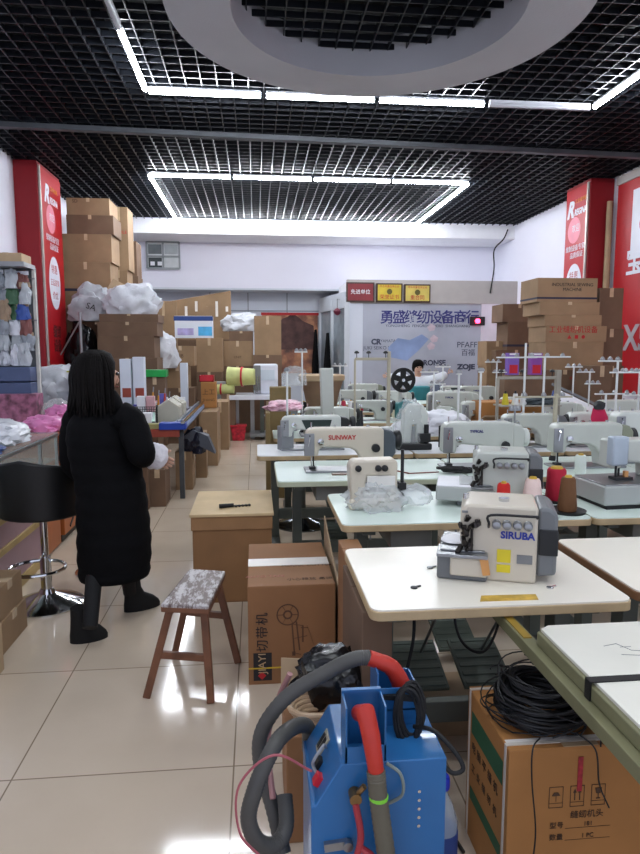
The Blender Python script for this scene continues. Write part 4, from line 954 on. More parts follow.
# cones at the back
def cone(label,x,y,z,c,h=.17,r=.05,r2=.03,dish=True,grp=None,mname=None):
    o=empty('thread_cone',(x,y,z),0,label,'thread cone',grp)
    if dish: MB().lathe([(.02,0),(.085,.0),(.09,.012),(.08,.008),(.02,.006)],n=28).build('dish',BLK,o)
    d=.008 if dish else 0
    m=mat(mname or 'thread'+c,c,.75,var=.08,bump=.3,bscale=80)
    MB().lathe([(r-.004,d),(r,d+.012),(r2+.004,d+h-.01),(r2-.002,d+h)],n=28).build('thread',m,o)
    MB().lathe([(r2-.012,d+h),(r2-.016,d+h+.01),(r2-.019,d+h+.01)],n=18).build('cone_tip',mat('cone_tip_yellow','#c9a43a',.5),o);return o
p=at(504,501,z=.76);cone('bright red thread cone, leftmost of the four behind the front overlock',at(504,480,Y=2.93).x,2.93,.76,'#c8231c',h=.15,r=.036,r2=.026,dish=False)
cone('white pinkish thread cone between the red ones',at(533,480,Y=2.96).x,2.96,.76,'#e9cfc6',h=.155,r=.055,r2=.032)
cone('crimson thread cone on a black dish behind the brown one',at(560,480,Y=3.12).x,3.16,.76,'#b81f38',h=.165,r=.053,r2=.044)
cone('brown thread cone on a black dish, rightmost of the four',at(571,490,Y=2.9).x,2.93,.76,'#6e4a2c',h=.165,r=.046,r2=.03)
zq=at(514,375,Y=7.35).z
carton('brown carton under the two purple thread packs at the back',at(504,370,Y=7.35).x,at(546,370,Y=7.35).x,7.32,7.5,.76,zq,K2,tape='')
for px_,c_,l_ in ((514,'#7b5ab0','purple and white thread pack at the back, left one'),(537,'#8c4aa0','purple and red thread pack at the back, right one')):
    Yc=7.35;zz=at(px_,385,Y=Yc).z
    o=carton(l_,at(px_-6,370,Y=Yc).x,at(px_+5,370,Y=Yc).x,Yc,Yc+.1,at(px_,375,Y=Yc).z,at(px_,353,Y=Yc).z,mat('thread'+c_,c_,.5),tape='');MB().box(-.05,.05,-.052,-.05,.02,.12).build('red_print',mat('bright_red','#c22030'),o,smooth=False);MB().box(-.055,.055,-.052,.052,.235,.255).build('white_cap',WHT,o,smooth=False)
for i,px_ in enumerate((345,352,362,374,380)):
    c_=['#b03048','#e2e2e2','#a82240','#2a2a2e','#ddd6d0'][i]
    cone(['crimson','white','dark red','black','cream'][i]+' small thread cone on the seventh row table behind the beige frame',at(px_,400,Y=7.95).x,8.08,.76,c_,h=.14,r=.04,r2=.024,dish=False,grp='small cones behind the beige frame')
o=cone('white bobbin of thread lying on the pale green machine arm',at(582,450,Y=3.85).x,3.86,.76,'#dfe8df',h=.12,r=.035,r2=.03,dish=False)
# ================= cloth and other loose things on the tables =================
CL=mat('white_cloth','#e3e4ea',.8,var=.04,bump=.4,bscale=10)
bag('cloth_heap','heap of white cloth on the table right of the plastic hooded machine',(at(447,425,Y=5.75).x,5.85,TT),(.24,.17,.22),CL,91,cat='cloth')
bag('cloth_heap','small white cloth heap left of the larger one',(at(405,425,Y=5.8).x+.0,5.85,TT),(.12,.12,.12),CL,93,cat='cloth')
o=carton('open brown carton behind the wide grey machine',at(490,410,Y=5.5).x,at(553,410,Y=5.5).x,5.72,6.0,TT,at(520,402,Y=5.72).z,K4,tape='')
f=MB();f.box(-.3,.0,-.005,.005,0,.12,Matrix.Rotation(R(70),4,'X'));q=f.build('flap',K3,o);q.location=(0,-.14,.15)
carton('low brown carton at the left end of the sixth row',at(270,400,Y=6.6).x,at(291,400,Y=6.6).x,6.6,6.8,0,at(288,386,Y=6.85).z,mat('olive_kraft','#83714a',.8),tape='')
o=carton('white carton with pink red print at the left of the fourth table',at(266,430,Y=5.7).x,.12,5.7,6.1,0,at(280,412,Y=5.8).z,K2,tape='')
o.data.materials[0]=mat('olive_kraft','#83714a')
q=bag('pink_white_packs','pile of white and pink packets on the carton left of the rows',(at(284,410,Y=6.0).x,6.0,at(280,412,Y=5.8).z),(.17,.17,.09),mat('pink_white','#e0aab8',.5,var=.5,scale=9),95,cat='packets')
bag('plastic_bag','grey plastic bag on the low olive carton at the left end',(at(290,386,Y=6.95).x+.05,6.98,at(288,386,Y=6.85).z),(.12,.1,.2),BAGC,97)
# papers / sheets near right stack
o=empty('paper_sheets',(at(575,395,Y=6.1).x,6.1,TT),R(-10),'white and dark blue folded sheets leaning near the right carton stack','sheets')
Mx=Matrix.Rotation(R(25),4,'Y')@Matrix.Rotation(R(-35),4,'X');MB().box(-.28,.22,-.01,.0,.1,.36,Mx).build('white_sheet',WHT,o);MB().box(-.3,.22,.01,.02,.02,.34,Mx).build('blue_sheet',BLUD,o);MB().box(-.34,.26,-.02,-.01,.37,.40,Mx).build('grey_edge',MGR,o)
carton('small orange box on the table under the paper sheets',at(560,405,Y=5.9).x,at(568,405,Y=5.9).x,5.7,5.8,TT,TT+.14,mat('orange_box','#cf7a25',.5),tape='')
# pink cloth hanging doll-like garment on the white machine
o=empty('pink_cloth',(at(600,430,Y=4.78).x,4.8,TT),0,'bright pink cloth with black tie hanging on the white machine at right','cloth')
MB().loft([((.02,0,.06),.05,.03,0),((.01,0,.14),.075,.035,.1),((0,0,.26),.07,.035,0),((-.01,0,.33),.045,.03,0)],16).build('cloth_body',mat('hot_pink','#c8184e',.6,bump=.4,bscale=12),o)
MB().blob((-.01,-.01,.32),(.045,.04,.07),5,.2,2,2).build('black_knot',DK,o);MB().blob((.08,0,.02),(.045,.03,.1),6,.2,2,2).build('black_tail',DK,o)
MB().loft([((-.02,-.01,.02),.03,.02,0),((0,-.01,.1),.035,.02,0)],12).build('pink_tip',mat('light_pink','#dd8aa4',.5),o)
# black bundle of keys/cord, notch plates, on third table
m=MB()
rn=random.Random(2)
for k in range(7):
    c_=rn.uniform(-.05,.05);m.tube([( .07*math.cos(t)*1.3+c_,.03*math.sin(t)+rn.uniform(-.01,.01),.012+.004*k) for t in [i*math.pi/8 for i in range(17)]],.007,6)
q=m.build('cord_bundle',BLK,None);place(q,(at(458,467,Y=3.95).x,3.95,TT));tag(q,'black cord bundle lying on the table in front of the wide grey machine','cord')
q=MB().prism([(-.05,-.03),(.04,-.03),(.06,.0),(.03,.03),(-.05,.02)],0,.008,'xy').build('presser_plate',mat('brown_plate','#7d6454',.4,metal=.3),None,bevel=.002);place(q,(at(340,468,Y=3.95).x,3.98,TT));tag(q,'small brown metal plate on the table in front of the red lettered machine','plate')
q=MB().bar((-.16,.06,.004),(-.1,-.03,.004),.008).bar((-.1,-.03,.004),(.1,-.0,.004),.006).build('thin_rod',mat('rusty_rod','#8a4d40',.5),None);place(q,(at(425,468,Y=3.95).x,3.98,TT));tag(q,'thin bent reddish rod on the mint table left of the black cord','rod')
for i,(px_,py_,l_) in enumerate(((430,568,'small steel screw on the cream table left of the overlock'),(414,588,'pair of dark scraps left of the yellow patch'),(550,588,'shiny foil bit on the cream table right of the overlock'))):
    p=at(px_,py_ if py_<600 else 590,z=TT);q=MB().lathe([(.012,0),(.012,.004),(.005,.006)],n=10).bar((0,0,.003),(.025,.01,.003),.005).build('small_screw',[STL,DK,CHR][i],None);place(q,(p.x,max(1.87,p.y),TT));tag(q,l_,'screw')
pt=MB().prism([(-.09,-.02),(.1,-.025),(.11,.02),(-.07,.025)],0,.0015,'xy').build('yellow_tape_patch',mat('yellow_tape','#c8a243',.5,var=.3,scale=20),None);q=at(492,585,z=TT);place(pt,(q.x,1.9,TT));tag(pt,'worn yellow tape patch on the cream table edge below the overlock','tape')
# motor cords hanging below table one
def cord(label,pts,r=.006,m=BLK,name='power_cord',n=8): 
    q=MB().tube(spline(pts,n),r,8).build(name,m,None);return tag(q,label,'cord')
cord('black cord hanging from the front table to the floor on the left',[(.55,2.15,.72),(.54,2.1,.55),(.5,2.05,.4),(.53,2.1,.2),(.58,1.95,.03),(.62,1.75,.01)])
cord('looped black cord under the front table between the two treadles',[(.70,2.2,.72),(.72,2.15,.52),(.80,2.12,.47),(.88,2.18,.55),(.9,2.2,.72)],.005)
# chrome stool base under third table
o=empty('round_stool',(at(303,528,z=0).x,at(303,528,z=0).y+.1,0),0,'stool with dark column and round chrome base under the third table','stool')
MB().lathe([(.24,0),(.24,.01),(.2,.03),(.1,.06),(.045,.09),(.035,.14)],n=36).build('base',mat('dark_chrome','#5c6064',.15,metal=1,var=0),o);MB().cyl((0,0,.1),(0,0,.5),.032,n=16).build('column',LEGM,o);MB().lathe([(.16,.5),(.17,.52),(.17,.55),(.14,.57)],n=28).build('seat',BLK,o)

# small clutter between the rear machines
rn=random.Random(77)
spots=[(x,y) for y in (4.95,6.12,7.22,8.42) for x in (.3,.62,.95,1.3,1.62,1.95,2.3,2.6,2.95)]
kinds=[('white','#dcdedc'),('dark','#24262a'),('cream','#d8cfb8'),('grey','#85898c'),('red','#b02a34')]
for i,(x,y) in enumerate(spots):
    if rn.random()<.25: continue
    n_,c_=kinds[rn.choice([0,0,1,1,2,3,3,4])];xx=x+rn.uniform(-.12,.12);yy=y+rn.uniform(.08,.12)
    if i%2:
        h=rn.uniform(.1,.2);cone('small %s thread cone among the machines of the rear rows'%n_,xx,yy,.76,c_,h=h,r=.04,r2=.026,dish=False,grp='small %s cones in the rear rows'%n_)
    else:
        h=rn.uniform(.06,.2);w_=rn.uniform(.04,.09);q=MB().box(-w_,w_,-.04,.04,0,h).build('small_box',mat('thread'+c_,c_,.5),None,bevel=.006);place(q,(xx,yy,.76),rn.uniform(-.5,.5));tag(q,'small %s box among the machines of the rear rows'%n_,'box','small %s boxes in the rear rows'%n_)
for i,(px_,Y_,py_,l_) in enumerate(((434,6.25,372,'white pole right of the black reel'),(443,7.3,366,'thin white pole in front of the glass, left of the blue lettering'),(497,7.2,362,'white pole below the frosted glass right edge'),(574,6.3,366,'white pole in front of the right carton stack'),(590,6.25,372,'white pole with arm right of the paper sheets'),(340,7.3,365,'thin white pole left of the beige frame, farther back'))):
    stand(l_,px_,Y_,py_,((-.09,.09,.01),) if i%2 else ((-.14,.05,.0),(-.05,.12,.12)),PW,.008)
# ================= foreground =================
# stool
sx,sy=-.30,2.93
o=empty('wooden_stool',(sx,sy,0),0,'small worn wooden stool with a whitened seat standing on the tiles','stool')
top=[(-.425,2.73),(-.215,2.685),(-.165,3.13),(-.345,3.18)];top=[(a-sx,b-sy) for a,b in top]
WT=D.materials.new('worn_seat_paint');WT.use_nodes=True;n=WT.node_tree.nodes;l=WT.node_tree.links
t=n.new('ShaderNodeTexNoise');t.inputs['Scale'].default_value=9;t.inputs['Detail'].default_value=10;t.inputs['Roughness'].default_value=.75;tc=n.new('ShaderNodeTexCoord');mp=n.new('ShaderNodeMapping');mp.inputs['Scale'].default_value=(3,1,1)
rp=n.new('ShaderNodeValToRGB');rp.color_ramp.elements[0].position=.47;rp.color_ramp.elements[0].color=lin('#5c4a44');rp.color_ramp.elements[1].position=.56;rp.color_ramp.elements[1].color=lin('#b9b4b4')
l.new(tc.outputs['Object'],mp.inputs[0]);l.new(mp.outputs[0],t.inputs[0]);l.new(t.outputs['Fac'],rp.inputs[0]);l.new(rp.outputs[0],n['Principled BSDF'].inputs['Base Color']);n['Principled BSDF'].inputs['Roughness'].default_value=.5
s=MB().prism(top,.418,.45,'xy').build('seat',WT,o,bevel=.006)
MB().prism([(a*1.003,b*1.003) for a,b in top],.412,.438,'xy').build('seat_edge',WOOD,s,bevel=.004)
ft=[(-.505,2.77),(-.215,2.695),(-.105,3.05),(-.43,3.16)];ft=[(a-sx,b-sy) for a,b in ft]
tp=[(a*.72,b*.78) for a,b in top]
for f_,t_ in zip(ft,tp): MB().bar((f_[0],f_[1],0.003),(t_[0],t_[1],.415),.034,.034,up=(0,1,0)).build('leg',WOOD,o,bevel=.004)
def lp(i,h): f_,t_=ft[i],tp[i];k=h/.415;return (f_[0]+(t_[0]-f_[0])*k,f_[1]+(t_[1]-f_[1])*k,h)
for i,j,h in ((0,1,.2),(2,3,.24),(0,3,.3),(1,2,.3)): 
    if (i,j) in ((0,1),(2,3)): MB().bar(lp(i,h),lp(j,h),.022,.032).build('stretcher',WOOD,o,bevel=.003)
    else: MB().bar(lp(i,.385),lp(j,.385),.02,.03).build('rail',WOOD,o,bevel=.003)
# crate with plywood lid
o=empty('plywood_crate',(-.16,4.14,0),0,'large brown crate with a pale plywood lid beside the mint tables','crate')
KB=mat('crate_brown','#8a6440',.75,var=.14,scale=3)
MB().box(-.235,.245,-.31,.32,.0,.5).build('body',KB,o,bevel=.006);MB().box(-.242,.25,-.318,.325,.46,.545).build('lid_sides',mat('crate_band','#96704a',.7,var=.12),o,bevel=.004)
MB().box(-.25,.258,-.325,.33,.545,.562).build('plywood_lid',PLY,o,bevel=.002)
o=empty('marker_pen',(-.17,3.98,.562),R(14),'black marker pen with a notched strip lying on the plywood crate lid','pen')
MB().cyl((-.07,0,.014),(.02,0,.014),.014,.012,12).build('cap',BLK,o);m=MB().bar((.02,0,.008),(.13,0,.006),.008)
for i in range(5): m.box(.03+i*.022,.04+i*.022,-.009,.009,0,.012)
m.build('strip',BLK,o)
# carton with printed machine
o=carton('brown carton printed with a tape cutter picture and black logo panel',-.05,.355,2.83,3.48,0,.475,mat('carton_red_brown','#8f6542',.75,var=.1,scale=3,bump=.08,bscale=15),tape='')
MB().box(-.203,.203,-.05,.06,.4745,.477).build('clear_tape',WTAPE,o,smooth=False)
q=MB().box(-.2,.2,-.32,.32,.471,.4742).build('top_panel',K3,o,smooth=False)
yf=-.3255
for i,ch in enumerate('切带机'): text(ch,.06,(-.135,yf-.002,.19+i*.065),(R(90),R(-90),0),INK,o,'printed_text',ext=.0006)
MB().box(-.18,-.095,yf-.001,yf,.02,.155).build('black_logo_panel',INK,o,smooth=False)
text('JIAYI',.05,(-.138,yf-.003,.105),(R(90),R(-90),0),mat('print_tan','#b99b76',.7,var=0),o,'printed_text',ext=.0006)
text('◆',.04,(-.138,yf-.003,.045),(R(90),R(-90),0),RED,o,'printed_text',ext=.0006)
MB().box(-.203,.203,yf-.003,yf,.078,.084).build('yellow_strap',mat('strap_yellow','#c9a82e',.5,var=0),o,smooth=False)
def ringm(cx,cz,r0,r1,m,par,nm):
    vs=[];fs=[];n=28
    for i in range(n):
        t=2*math.pi*i/n
        for r_ in (r0,r1): vs.append((cx+r_*math.cos(t),yf-.001,cz+r_*math.sin(t)))
    for i in range(n): j=(i+1)%n;fs.append((i*2,i*2+1,j*2+1,j*2))
    return MB()._add(vs,fs).build(nm,m,par)
pr=MB()
n=28
for r0,r1 in ((.046,.052),(.014,.022)):
    vs=[];fs=[]
    for i in range(n):
        t=2*math.pi*i/n
        for r_ in (r0,r1): vs.append((-.02+r_*math.cos(t),yf-.001,.335+r_*math.sin(t)))
    for i in range(n): j=(i+1)%n;fs.append((i*2,i*2+1,j*2+1,j*2))
    pr._add(vs,fs)
for k in range(6): t=k*math.pi/3;pr.bar((-.02+.02*math.cos(t),yf,.335+.02*math.sin(t)),(-.02+.047*math.cos(t),yf,.335+.047*math.sin(t)),.006,.001)
for a,b in (((.0,.29),(.01,.15)),((.02,.3),(.035,.16)),((.0,.29),(.05,.28)),((.05,.28),(.05,.2)),((.01,.22),(.07,.23)),((.07,.28),(.11,.16)),((.11,.16),(.13,.16)),((.005,.15),(.04,.14)),((.04,.27),(.075,.27))): pr.bar((a[0],yf,a[1]),(b[0],yf,b[1]),.007,.001)
pr.box(.0,.015,yf-.0012,yf,.135,.155);pr.build('printed_machine_picture',mat('faded_print','#5c3f2c',.8,var=.2),o,smooth=False)
rn=random.Random(4)
for r_ in range(3): text(['小心轻放 易碎','MODEL CUTTER','GROSS 18KG'][r_],.035,(.09,-.25+.09*r_+(.1 if r_ else 0),.4755),(0,0,0),INKB,o,'printed_text',ext=.0004)
text('AUTO TAPE',.035,(-.12,-.2,.4755),(0,0,0),mat('faded_red','#a06050',.7,var=0),o,'printed_text',ext=.0004)
# leaning flaps / cartons beside it
a=MB().prism([(2.86,.0),(3.5,.0),(3.5,.62),(3.15,.52),(2.86,.44)],.372,.379,'yz').build('cardboard_sheet',K3,None);tag(a,'tall beige cardboard sheet standing between printed carton and mint table','cardboard')
a=MB().prism([(2.62,.0),(2.82,.0),(2.82,.64),(2.62,.66)],.405,.412,'yz').build('cardboard_sheet',mat('dark_green_board','#3d463c',.7),None);tag(a,'dark greenish board standing at the left end of the mint tables','board')
carton('orange brown carton standing behind the left end of the cream table',.36,.45,2.52,2.78,0,.7,mat('carton_red_brown','#8f6542'),tape='',mark=[('||',.05,0,.7,INKB)])
carton('brown carton under the left corner of the cream table',.335,.435,1.97,2.44,0,.7,K2,tape='')
# floor board with pedals
o=empty('wooden_pallet',(.78,2.5,0),0,'tan wooden board platform on the floor under the cream table','board')
MB().box(-.27,.19,-.17,.12,.1,.13).build('deck',mat('tan_board','#9c8468',.6,var=.15),o,bevel=.003)
for y in (-.15,.08): MB().box(-.25,.17,y,y+.04,0,.1).build('bearer',mat('tan_board','#9c8468'),o,bevel=.003)
# small carton left of the blue machine with black bag and hose coil
o=carton('small open carton behind the blue machine',.08,.33,1.85,2.2,0,.36,mat('carton_red_brown','#8f6542'),tape='')
f=MB().box(-.06,.06,-.002,.002,0,.1,Matrix.Rotation(R(-8),4,'X')).build('flap',K3,o);f.location=(-.07,.14,.35);f.rotation_euler=(0,0,R(-10))
f=MB().box(-.03,.03,-.002,.002,0,.1).build('white_flap',WHT,o,smooth=False);f.location=(.0,.13,.35);f.rotation_euler=(0,R(8),R(15))
bag('black_plastic_bag','glossy black plastic bag stuffed on the small carton behind the blue machine',(.25,2.06,.36),(.14,.1,.17),BAGK,110)
m=MB();rn=random.Random(8)
for k in range(5):
    r_=.055+.006*k;m.tube([(r_*1.5*math.cos(t)+rn.uniform(-.004,.004),r_*math.sin(t),.012+.012*k+.004*math.sin(3*t)) for t in [i*math.pi/9 for i in range(19)]],.009,8)
q=m.build('clear_hose_coil',mat('cream_hose','#b59a7c',.3,var=.15),None);place(q,(.21,1.93,.36));tag(q,'coil of cream tubing on the small carton in front of the black bag','hose')
# blue thread suction machine
BX,BY=.29,1.485
o=empty('blue_suction_machine',(BX,BY,0),0,'blue metal suction machine with two red wands and grey hoses in the foreground','machine')
def L(x,y,z): return (x-BX,y-BY,z)
bd=MB().prism([(.115-BX,.04),(.435-BX,.04),(.435-BX,.60),(.185-BX,.60),(.125-BX,.5),(.115-BX,.5)],-.125,.13).build('body',BLUE,o,bevel=.003)
for x in (-.14,.12):
    for y in (-.09,.1): MB().cyl((x-.01,y,.022),(x+.01,y,.022),.022,n=14).box(x-.012,x+.012,y-.012,y+.012,.03,.045).build('caster',BLK,o)
# control panel bits on the slanted face
M_=Matrix.Translation(L(.155,1.485,.55))@Matrix.Rotation(math.atan2(.10,.06)*-1,4,'Y')
def slab(nm,x0,x1,y0,y1,z1,m): return MB().box(x0,x1,y0,y1,-.001,z1,M_).build(nm,m,o,bevel=.001)
slab('gauge_plate',-.02,.035,-.0,.05,.004,mat('gauge_cream','#a69f8c',.4));slab('gauge',-.012,.028,.008,.024,.006,DK);slab('gauge',-.012,.028,.03,.044,.006,DK)
slab('black_switch',-.03,-.005,-.035,-.01,.012,DK);slab('red_switch',-.04,-.015,-.085,-.06,.014,mat('bright_red','#c22030'))
MB().tube([M_@Vector(p) for p in spline([(.02,-.01,.004),(.03,-.03,.02),(.0,-.05,.03),(-.02,-.04,.02),(-.03,-.05,.004)],6)],.004,6).build('grey_wire',mat('grey_wire','#8f9296',.4),o)
# holder tower in front and tray at the back
h=MB();x0,x1,y0,y1=.195,.29,1.362,1.44
h.box(*[v-BX for v in (x0,x0+.004)],*[v-BY for v in (y0,y1)],.6,.735);h.box(x1-.004-BX,x1-BX,y0-BY,y1-BY,.6,.735);h.box(x0-BX,x1-BX,y1-.004-BY,y1-BY,.6,.74);h.box(x0-BX,x1-BX,y0-BY,y0+.004-BY,.6,.64)
h.box(x0-BX,x1-BX,y1-.012-BY,y1-BY,.735,.742);h.build('wand_holder',BLUE,o,smooth=False)
h=MB();x0,x1,y0,y1=.295,.40,1.5,1.6
h.box(x0-BX,x1-BX,y0-BY,y0+.004-BY,.6,.70).box(x0-BX,x0+.004-BX,y0-BY,y1-BY,.6,.74).box(x1-.004-BX,x1-BX,y0-BY,y1-BY,.6,.70).box(x0-BX,x1-BX,y1-.004-BY,y1-BY,.6,.70).box(x0-BX,x1-BX,y0-BY,y1-BY,.64,.644)
h.build('wand_tray',BLUE,o,smooth=False)
for i in range(5): MB().lathe([(.004,-.127),(.004,-.124)],(.37-BX,0,.52-i*.022),axis='y',n=10).build('screw',CHR,o)
RW=mat('wand_red','#b83022',.4,var=.08)
HS=mat('hose_grey','#4b4a47',.55,var=.12,scale=10);HS2=mat('hose_olive','#5f5a4c',.5,var=.12)
def hose(pts,r,m,nm,label,ribs=True,n=14):
    P=spline(pts,n);rs=[r*(1+(.07 if (i%2 and ribs) else 0)) for i in range(len(P))];q=MB().tube(P,rs,14).build(nm,m,o);q['label']=label;return q
wa=MB().tube(spline([L(.375,1.55,.66),L(.36,1.55,.70),L(.335,1.55,.735),L(.28,1.55,.76)],6),[.024,.024,.025,.025,.025,.024,.024,.023,.023,.022,.022,.022,.021,.021,.021,.02,.02,.02,.02][:19],14).build('red_wand',RW,o);wa['label']='red wand bending over the rear tray'
hose([L(.285,1.55,.76),L(.24,1.55,.757),L(.17,1.55,.725),L(.07,1.55,.665),L(.005,1.55,.575),L(.0,1.55,.48),L(.03,1.52,.38),L(.055,1.46,.3)],.0185,HS,'suction_hose','dark grey hose arching from the rear wand to the left')
hose([L(.135,1.66,.44),L(.13,1.64,.52),L(.09,1.56,.575),L(.045,1.47,.60),L(.01,1.42,.57),L(-.015,1.4,.52),L(-.03,1.4,.45),L(-.01,1.4,.39),L(.03,1.42,.36),L(.06,1.45,.38),L(.06,1.5,.43)],.019,HS,'suction_hose','dark grey hose looping at the left side')
wb=MB().tube([L(.232,1.4,.70),L(.238,1.345,.735),L(.247,1.325,.69),L(.258,1.318,.61)],[.019,.022,.021,.018],16).build('red_wand',RW,o);wb['label']='red wand hanging over the front'
hose([L(.258,1.318,.61),L(.262,1.315,.56),L(.272,1.31,.48),L(.285,1.3,.38),L(.3,1.29,.25),L(.31,1.3,.1)],.0205,HS2,'suction_hose','ribbed olive grey hose hanging down the front',n=12)
MB().lathe([(.022,0),(.0225,.006),(.022,.008)],L(.264,1.314,.545),n=16).build('green_tie',mat('lime_tie','#7fd03c',.5,var=0),o)
MB().tube(spline([L(.08,1.6,.70),L(.05,1.62,.62),L(.02,1.6,.52),L(.03,1.5,.42)],8),.008,8).build('pink_tubing',mat('pink_tubing','#a87a78',.4),o)
MB().tube(spline([L(.12,1.4,.56),L(.03,1.38,.62),L(-.05,1.38,.55),L(-.05,1.36,.45),L(-.0,1.36,.38)],8),.003,6).build('thin_red_tube',mat('thin_red','#a0525a',.4),o)
MB().tube(spline([L(.29,1.355,.60),L(.32,1.34,.58),L(.325,1.34,.53),L(.29,1.35,.5)],8),.004,6).build('clear_tube',mat('olive_tube','#77807a',.4),o)
MB().cyl(L(.215,1.36,.53),L(.215,1.33,.53),.014).cyl(L(.215,1.345,.53),L(.235,1.335,.56),.007).build('brass_fitting',mat('brass_dull','#8d6f48',.35,metal=.8),o)
MB().tube(spline([L(.215,1.335,.52),L(.225,1.32,.44),L(.2,1.32,.36),L(.17,1.33,.3)],8),.008,8).build('red_air_hose',mat('red_hose','#a03038',.4),o)
MB().tube(spline([L(.225,1.32,.42),L(.25,1.31,.405),L(.26,1.3,.38),L(.25,1.31,.3)],6),.008,8).build('red_air_hose',mat('red_hose','#a03038'),o)
MB().bar(L(.145,1.355,.4),L(.2,1.355,.405),.014,.02).cyl(L(.2,1.355,.405),L(.2,1.34,.405),.012).build('latch',STL,o)
m=MB();rn=random.Random(3)
for k in range(9):
    P=[];c_=rn.uniform(-.01,.01)
    for i in range(17): t=2*math.pi*i/16;P.append(L(.37+.03*math.cos(t)+c_,1.47+.02*math.sin(t)*.6+rn.uniform(-.004,.004)-.006*k*.3,.655+.065*math.sin(t)+c_))
    m.tube(P,.0055,6)
m.bar(L(.31,1.5,.68),L(.4,1.48,.68),.012);m.build('cable_coil',BLK,o)
MB().tube(spline([L(.38,1.46,.62),L(.42,1.42,.63),L(.46,1.38,.6),L(.475,1.36,.57),L(.45,1.36,.56),L(.425,1.37,.58)],8),.0055,8).build('power_cable',BLK,o)
# water bottle
o=empty('water_bottle',(.50,1.6,0),0,'clear water bottle with blue cap and label right of the blue machine','bottle')
MB().lathe([(.04,0),(.045,.01),(.045,.1),(.04,.12),(.045,.14),(.045,.25),(.03,.3),(.016,.33),(.016,.35)],n=20).build('bottle_body',mat('bottle_plastic','#c9d6e0',.08,var=0,alpha=.4),o)
MB().lathe([(.0455,.15),(.0465,.155),(.0465,.22),(.0455,.225)],n=20).build('bottle_label',BLUD,o);MB().lathe([(.02,.345),(.021,.35),(.021,.375),(.018,.38)],n=18).build('bottle_cap',mat('cap_blue','#1c2fb0',.3,var=0),o)
# big carton with wire coil
CX0,CX1,CY0,CY1,CH=.66,1.05,1.53,1.86,.49
o=carton('large strapped carton with handling symbols in the lower right corner',CX0,CX1,CY0,CY1,0,CH,K4,tape='')
w_=(CX1-CX0)/2;d_=(CY1-CY0)/2
ST=mat('white_strap','#cfc6ba',.4,var=.03)
e=.002
for y in (-d_+.025,d_-.02): MB().box(-w_-e,w_+e,y-.006,y+.006,0.002,CH+e).build('white_strap',ST,o,smooth=False)
t=MB().box(-w_+.004,w_,-d_+.02,-d_+.045,CH-.001,CH+.0015).build('tape',WTAPE,o,smooth=False)
for z0,z1 in ((.36,.43),(.14,.18)): MB().box(-w_-.001,-w_+.001,-d_+.04,d_-.04,z0,z1).build('green_print_band',GREENP,o,smooth=False)
for i,ch in enumerate('电脑平缝机'): text(ch,.035,(-w_-.0015,.1-i*.045,.32),(R(90),0,R(-90)),INKB,o,'printed_text',ext=.0005)
for i,ch in enumerate('工业缝纫机'): text(ch,.03,(-w_-.0015,.1-i*.045,.25),(R(90),0,R(-90)),INKB,o,'printed_text',ext=.0005)
fy=-d_-.001
for i,(x,sym) in enumerate(((-.06,'☂'),(.0,'↑↑'),(.06,'Y'))):
    fr=MB()
    for a,b,c_,d in ((x-.02,x+.02,.315,.3165),(x-.02,x+.02,.375,.3765),(x-.02,x+.02,.328,.329),(x-.02,x-.0185,.315,.3765),(x+.0185,x+.02,.315,.3765)): fr.box(a,b,fy-.0008,fy,c_,d)
    fr.build('handling_symbol',INKB,o,smooth=False)
    if i==0: MB().prism([(x-.012,.35),(x-.006,.36),(x+.006,.36),(x+.012,.35)],fy-.0009,fy).box(x-.0008,x+.0008,fy-.0009,fy,.334,.35).build('handling_symbol',INKB,o,smooth=False)
    if i==1:
        g=MB()
        for dx in (-.007,.007): g.box(x+dx-.0015,x+dx+.0015,fy-.0009,fy,.334,.358).prism([(x+dx-.005,.356),(x+dx+.005,.356),(x+dx,.368)],fy-.0009,fy)
        g.build('handling_symbol',INKB,o,smooth=False)
    if i==2: MB().prism([(x-.01,.366),(x+.01,.366),(x+.006,.35),(x-.006,.35)],fy-.0009,fy).box(x-.001,x+.001,fy-.0009,fy,.338,.35).box(x-.006,x+.006,fy-.0009,fy,.334,.337).build('handling_symbol',INKB,o,smooth=False)
text('缝纫机头',.024,(.03,fy-.001,.29),FR,INKB,o,'printed_text',ext=.0005)
for r_,(a_,b_) in enumerate((('型号','181'),('数量','1 PC'))):
    text(a_,.02,(-.055,fy-.001,.262-r_*.035),FR,INKB,o,'printed_text',ext=.0005);text(b_,.018,(.035,fy-.001,.262-r_*.035),FR,INKB,o,'printed_text',ext=.0005)
    MB().box(-.03,.1,fy-.0006,fy,.251-r_*.035,.252-r_*.035).build('printed_line',INKB,o,smooth=False)
MB().box(-.002,.012,fy-.0015,fy,.36,.46).build('red_seal_strip',mat('seal_red','#9a2630',.5,var=.4,scale=60),o,smooth=False)
MB().prism([(-.04,CH),(.05,CH),(.055,CH+.0015),(-.045,CH+.0015)],-d_+.0,-d_+.03).build('loose_flap',K3,o)
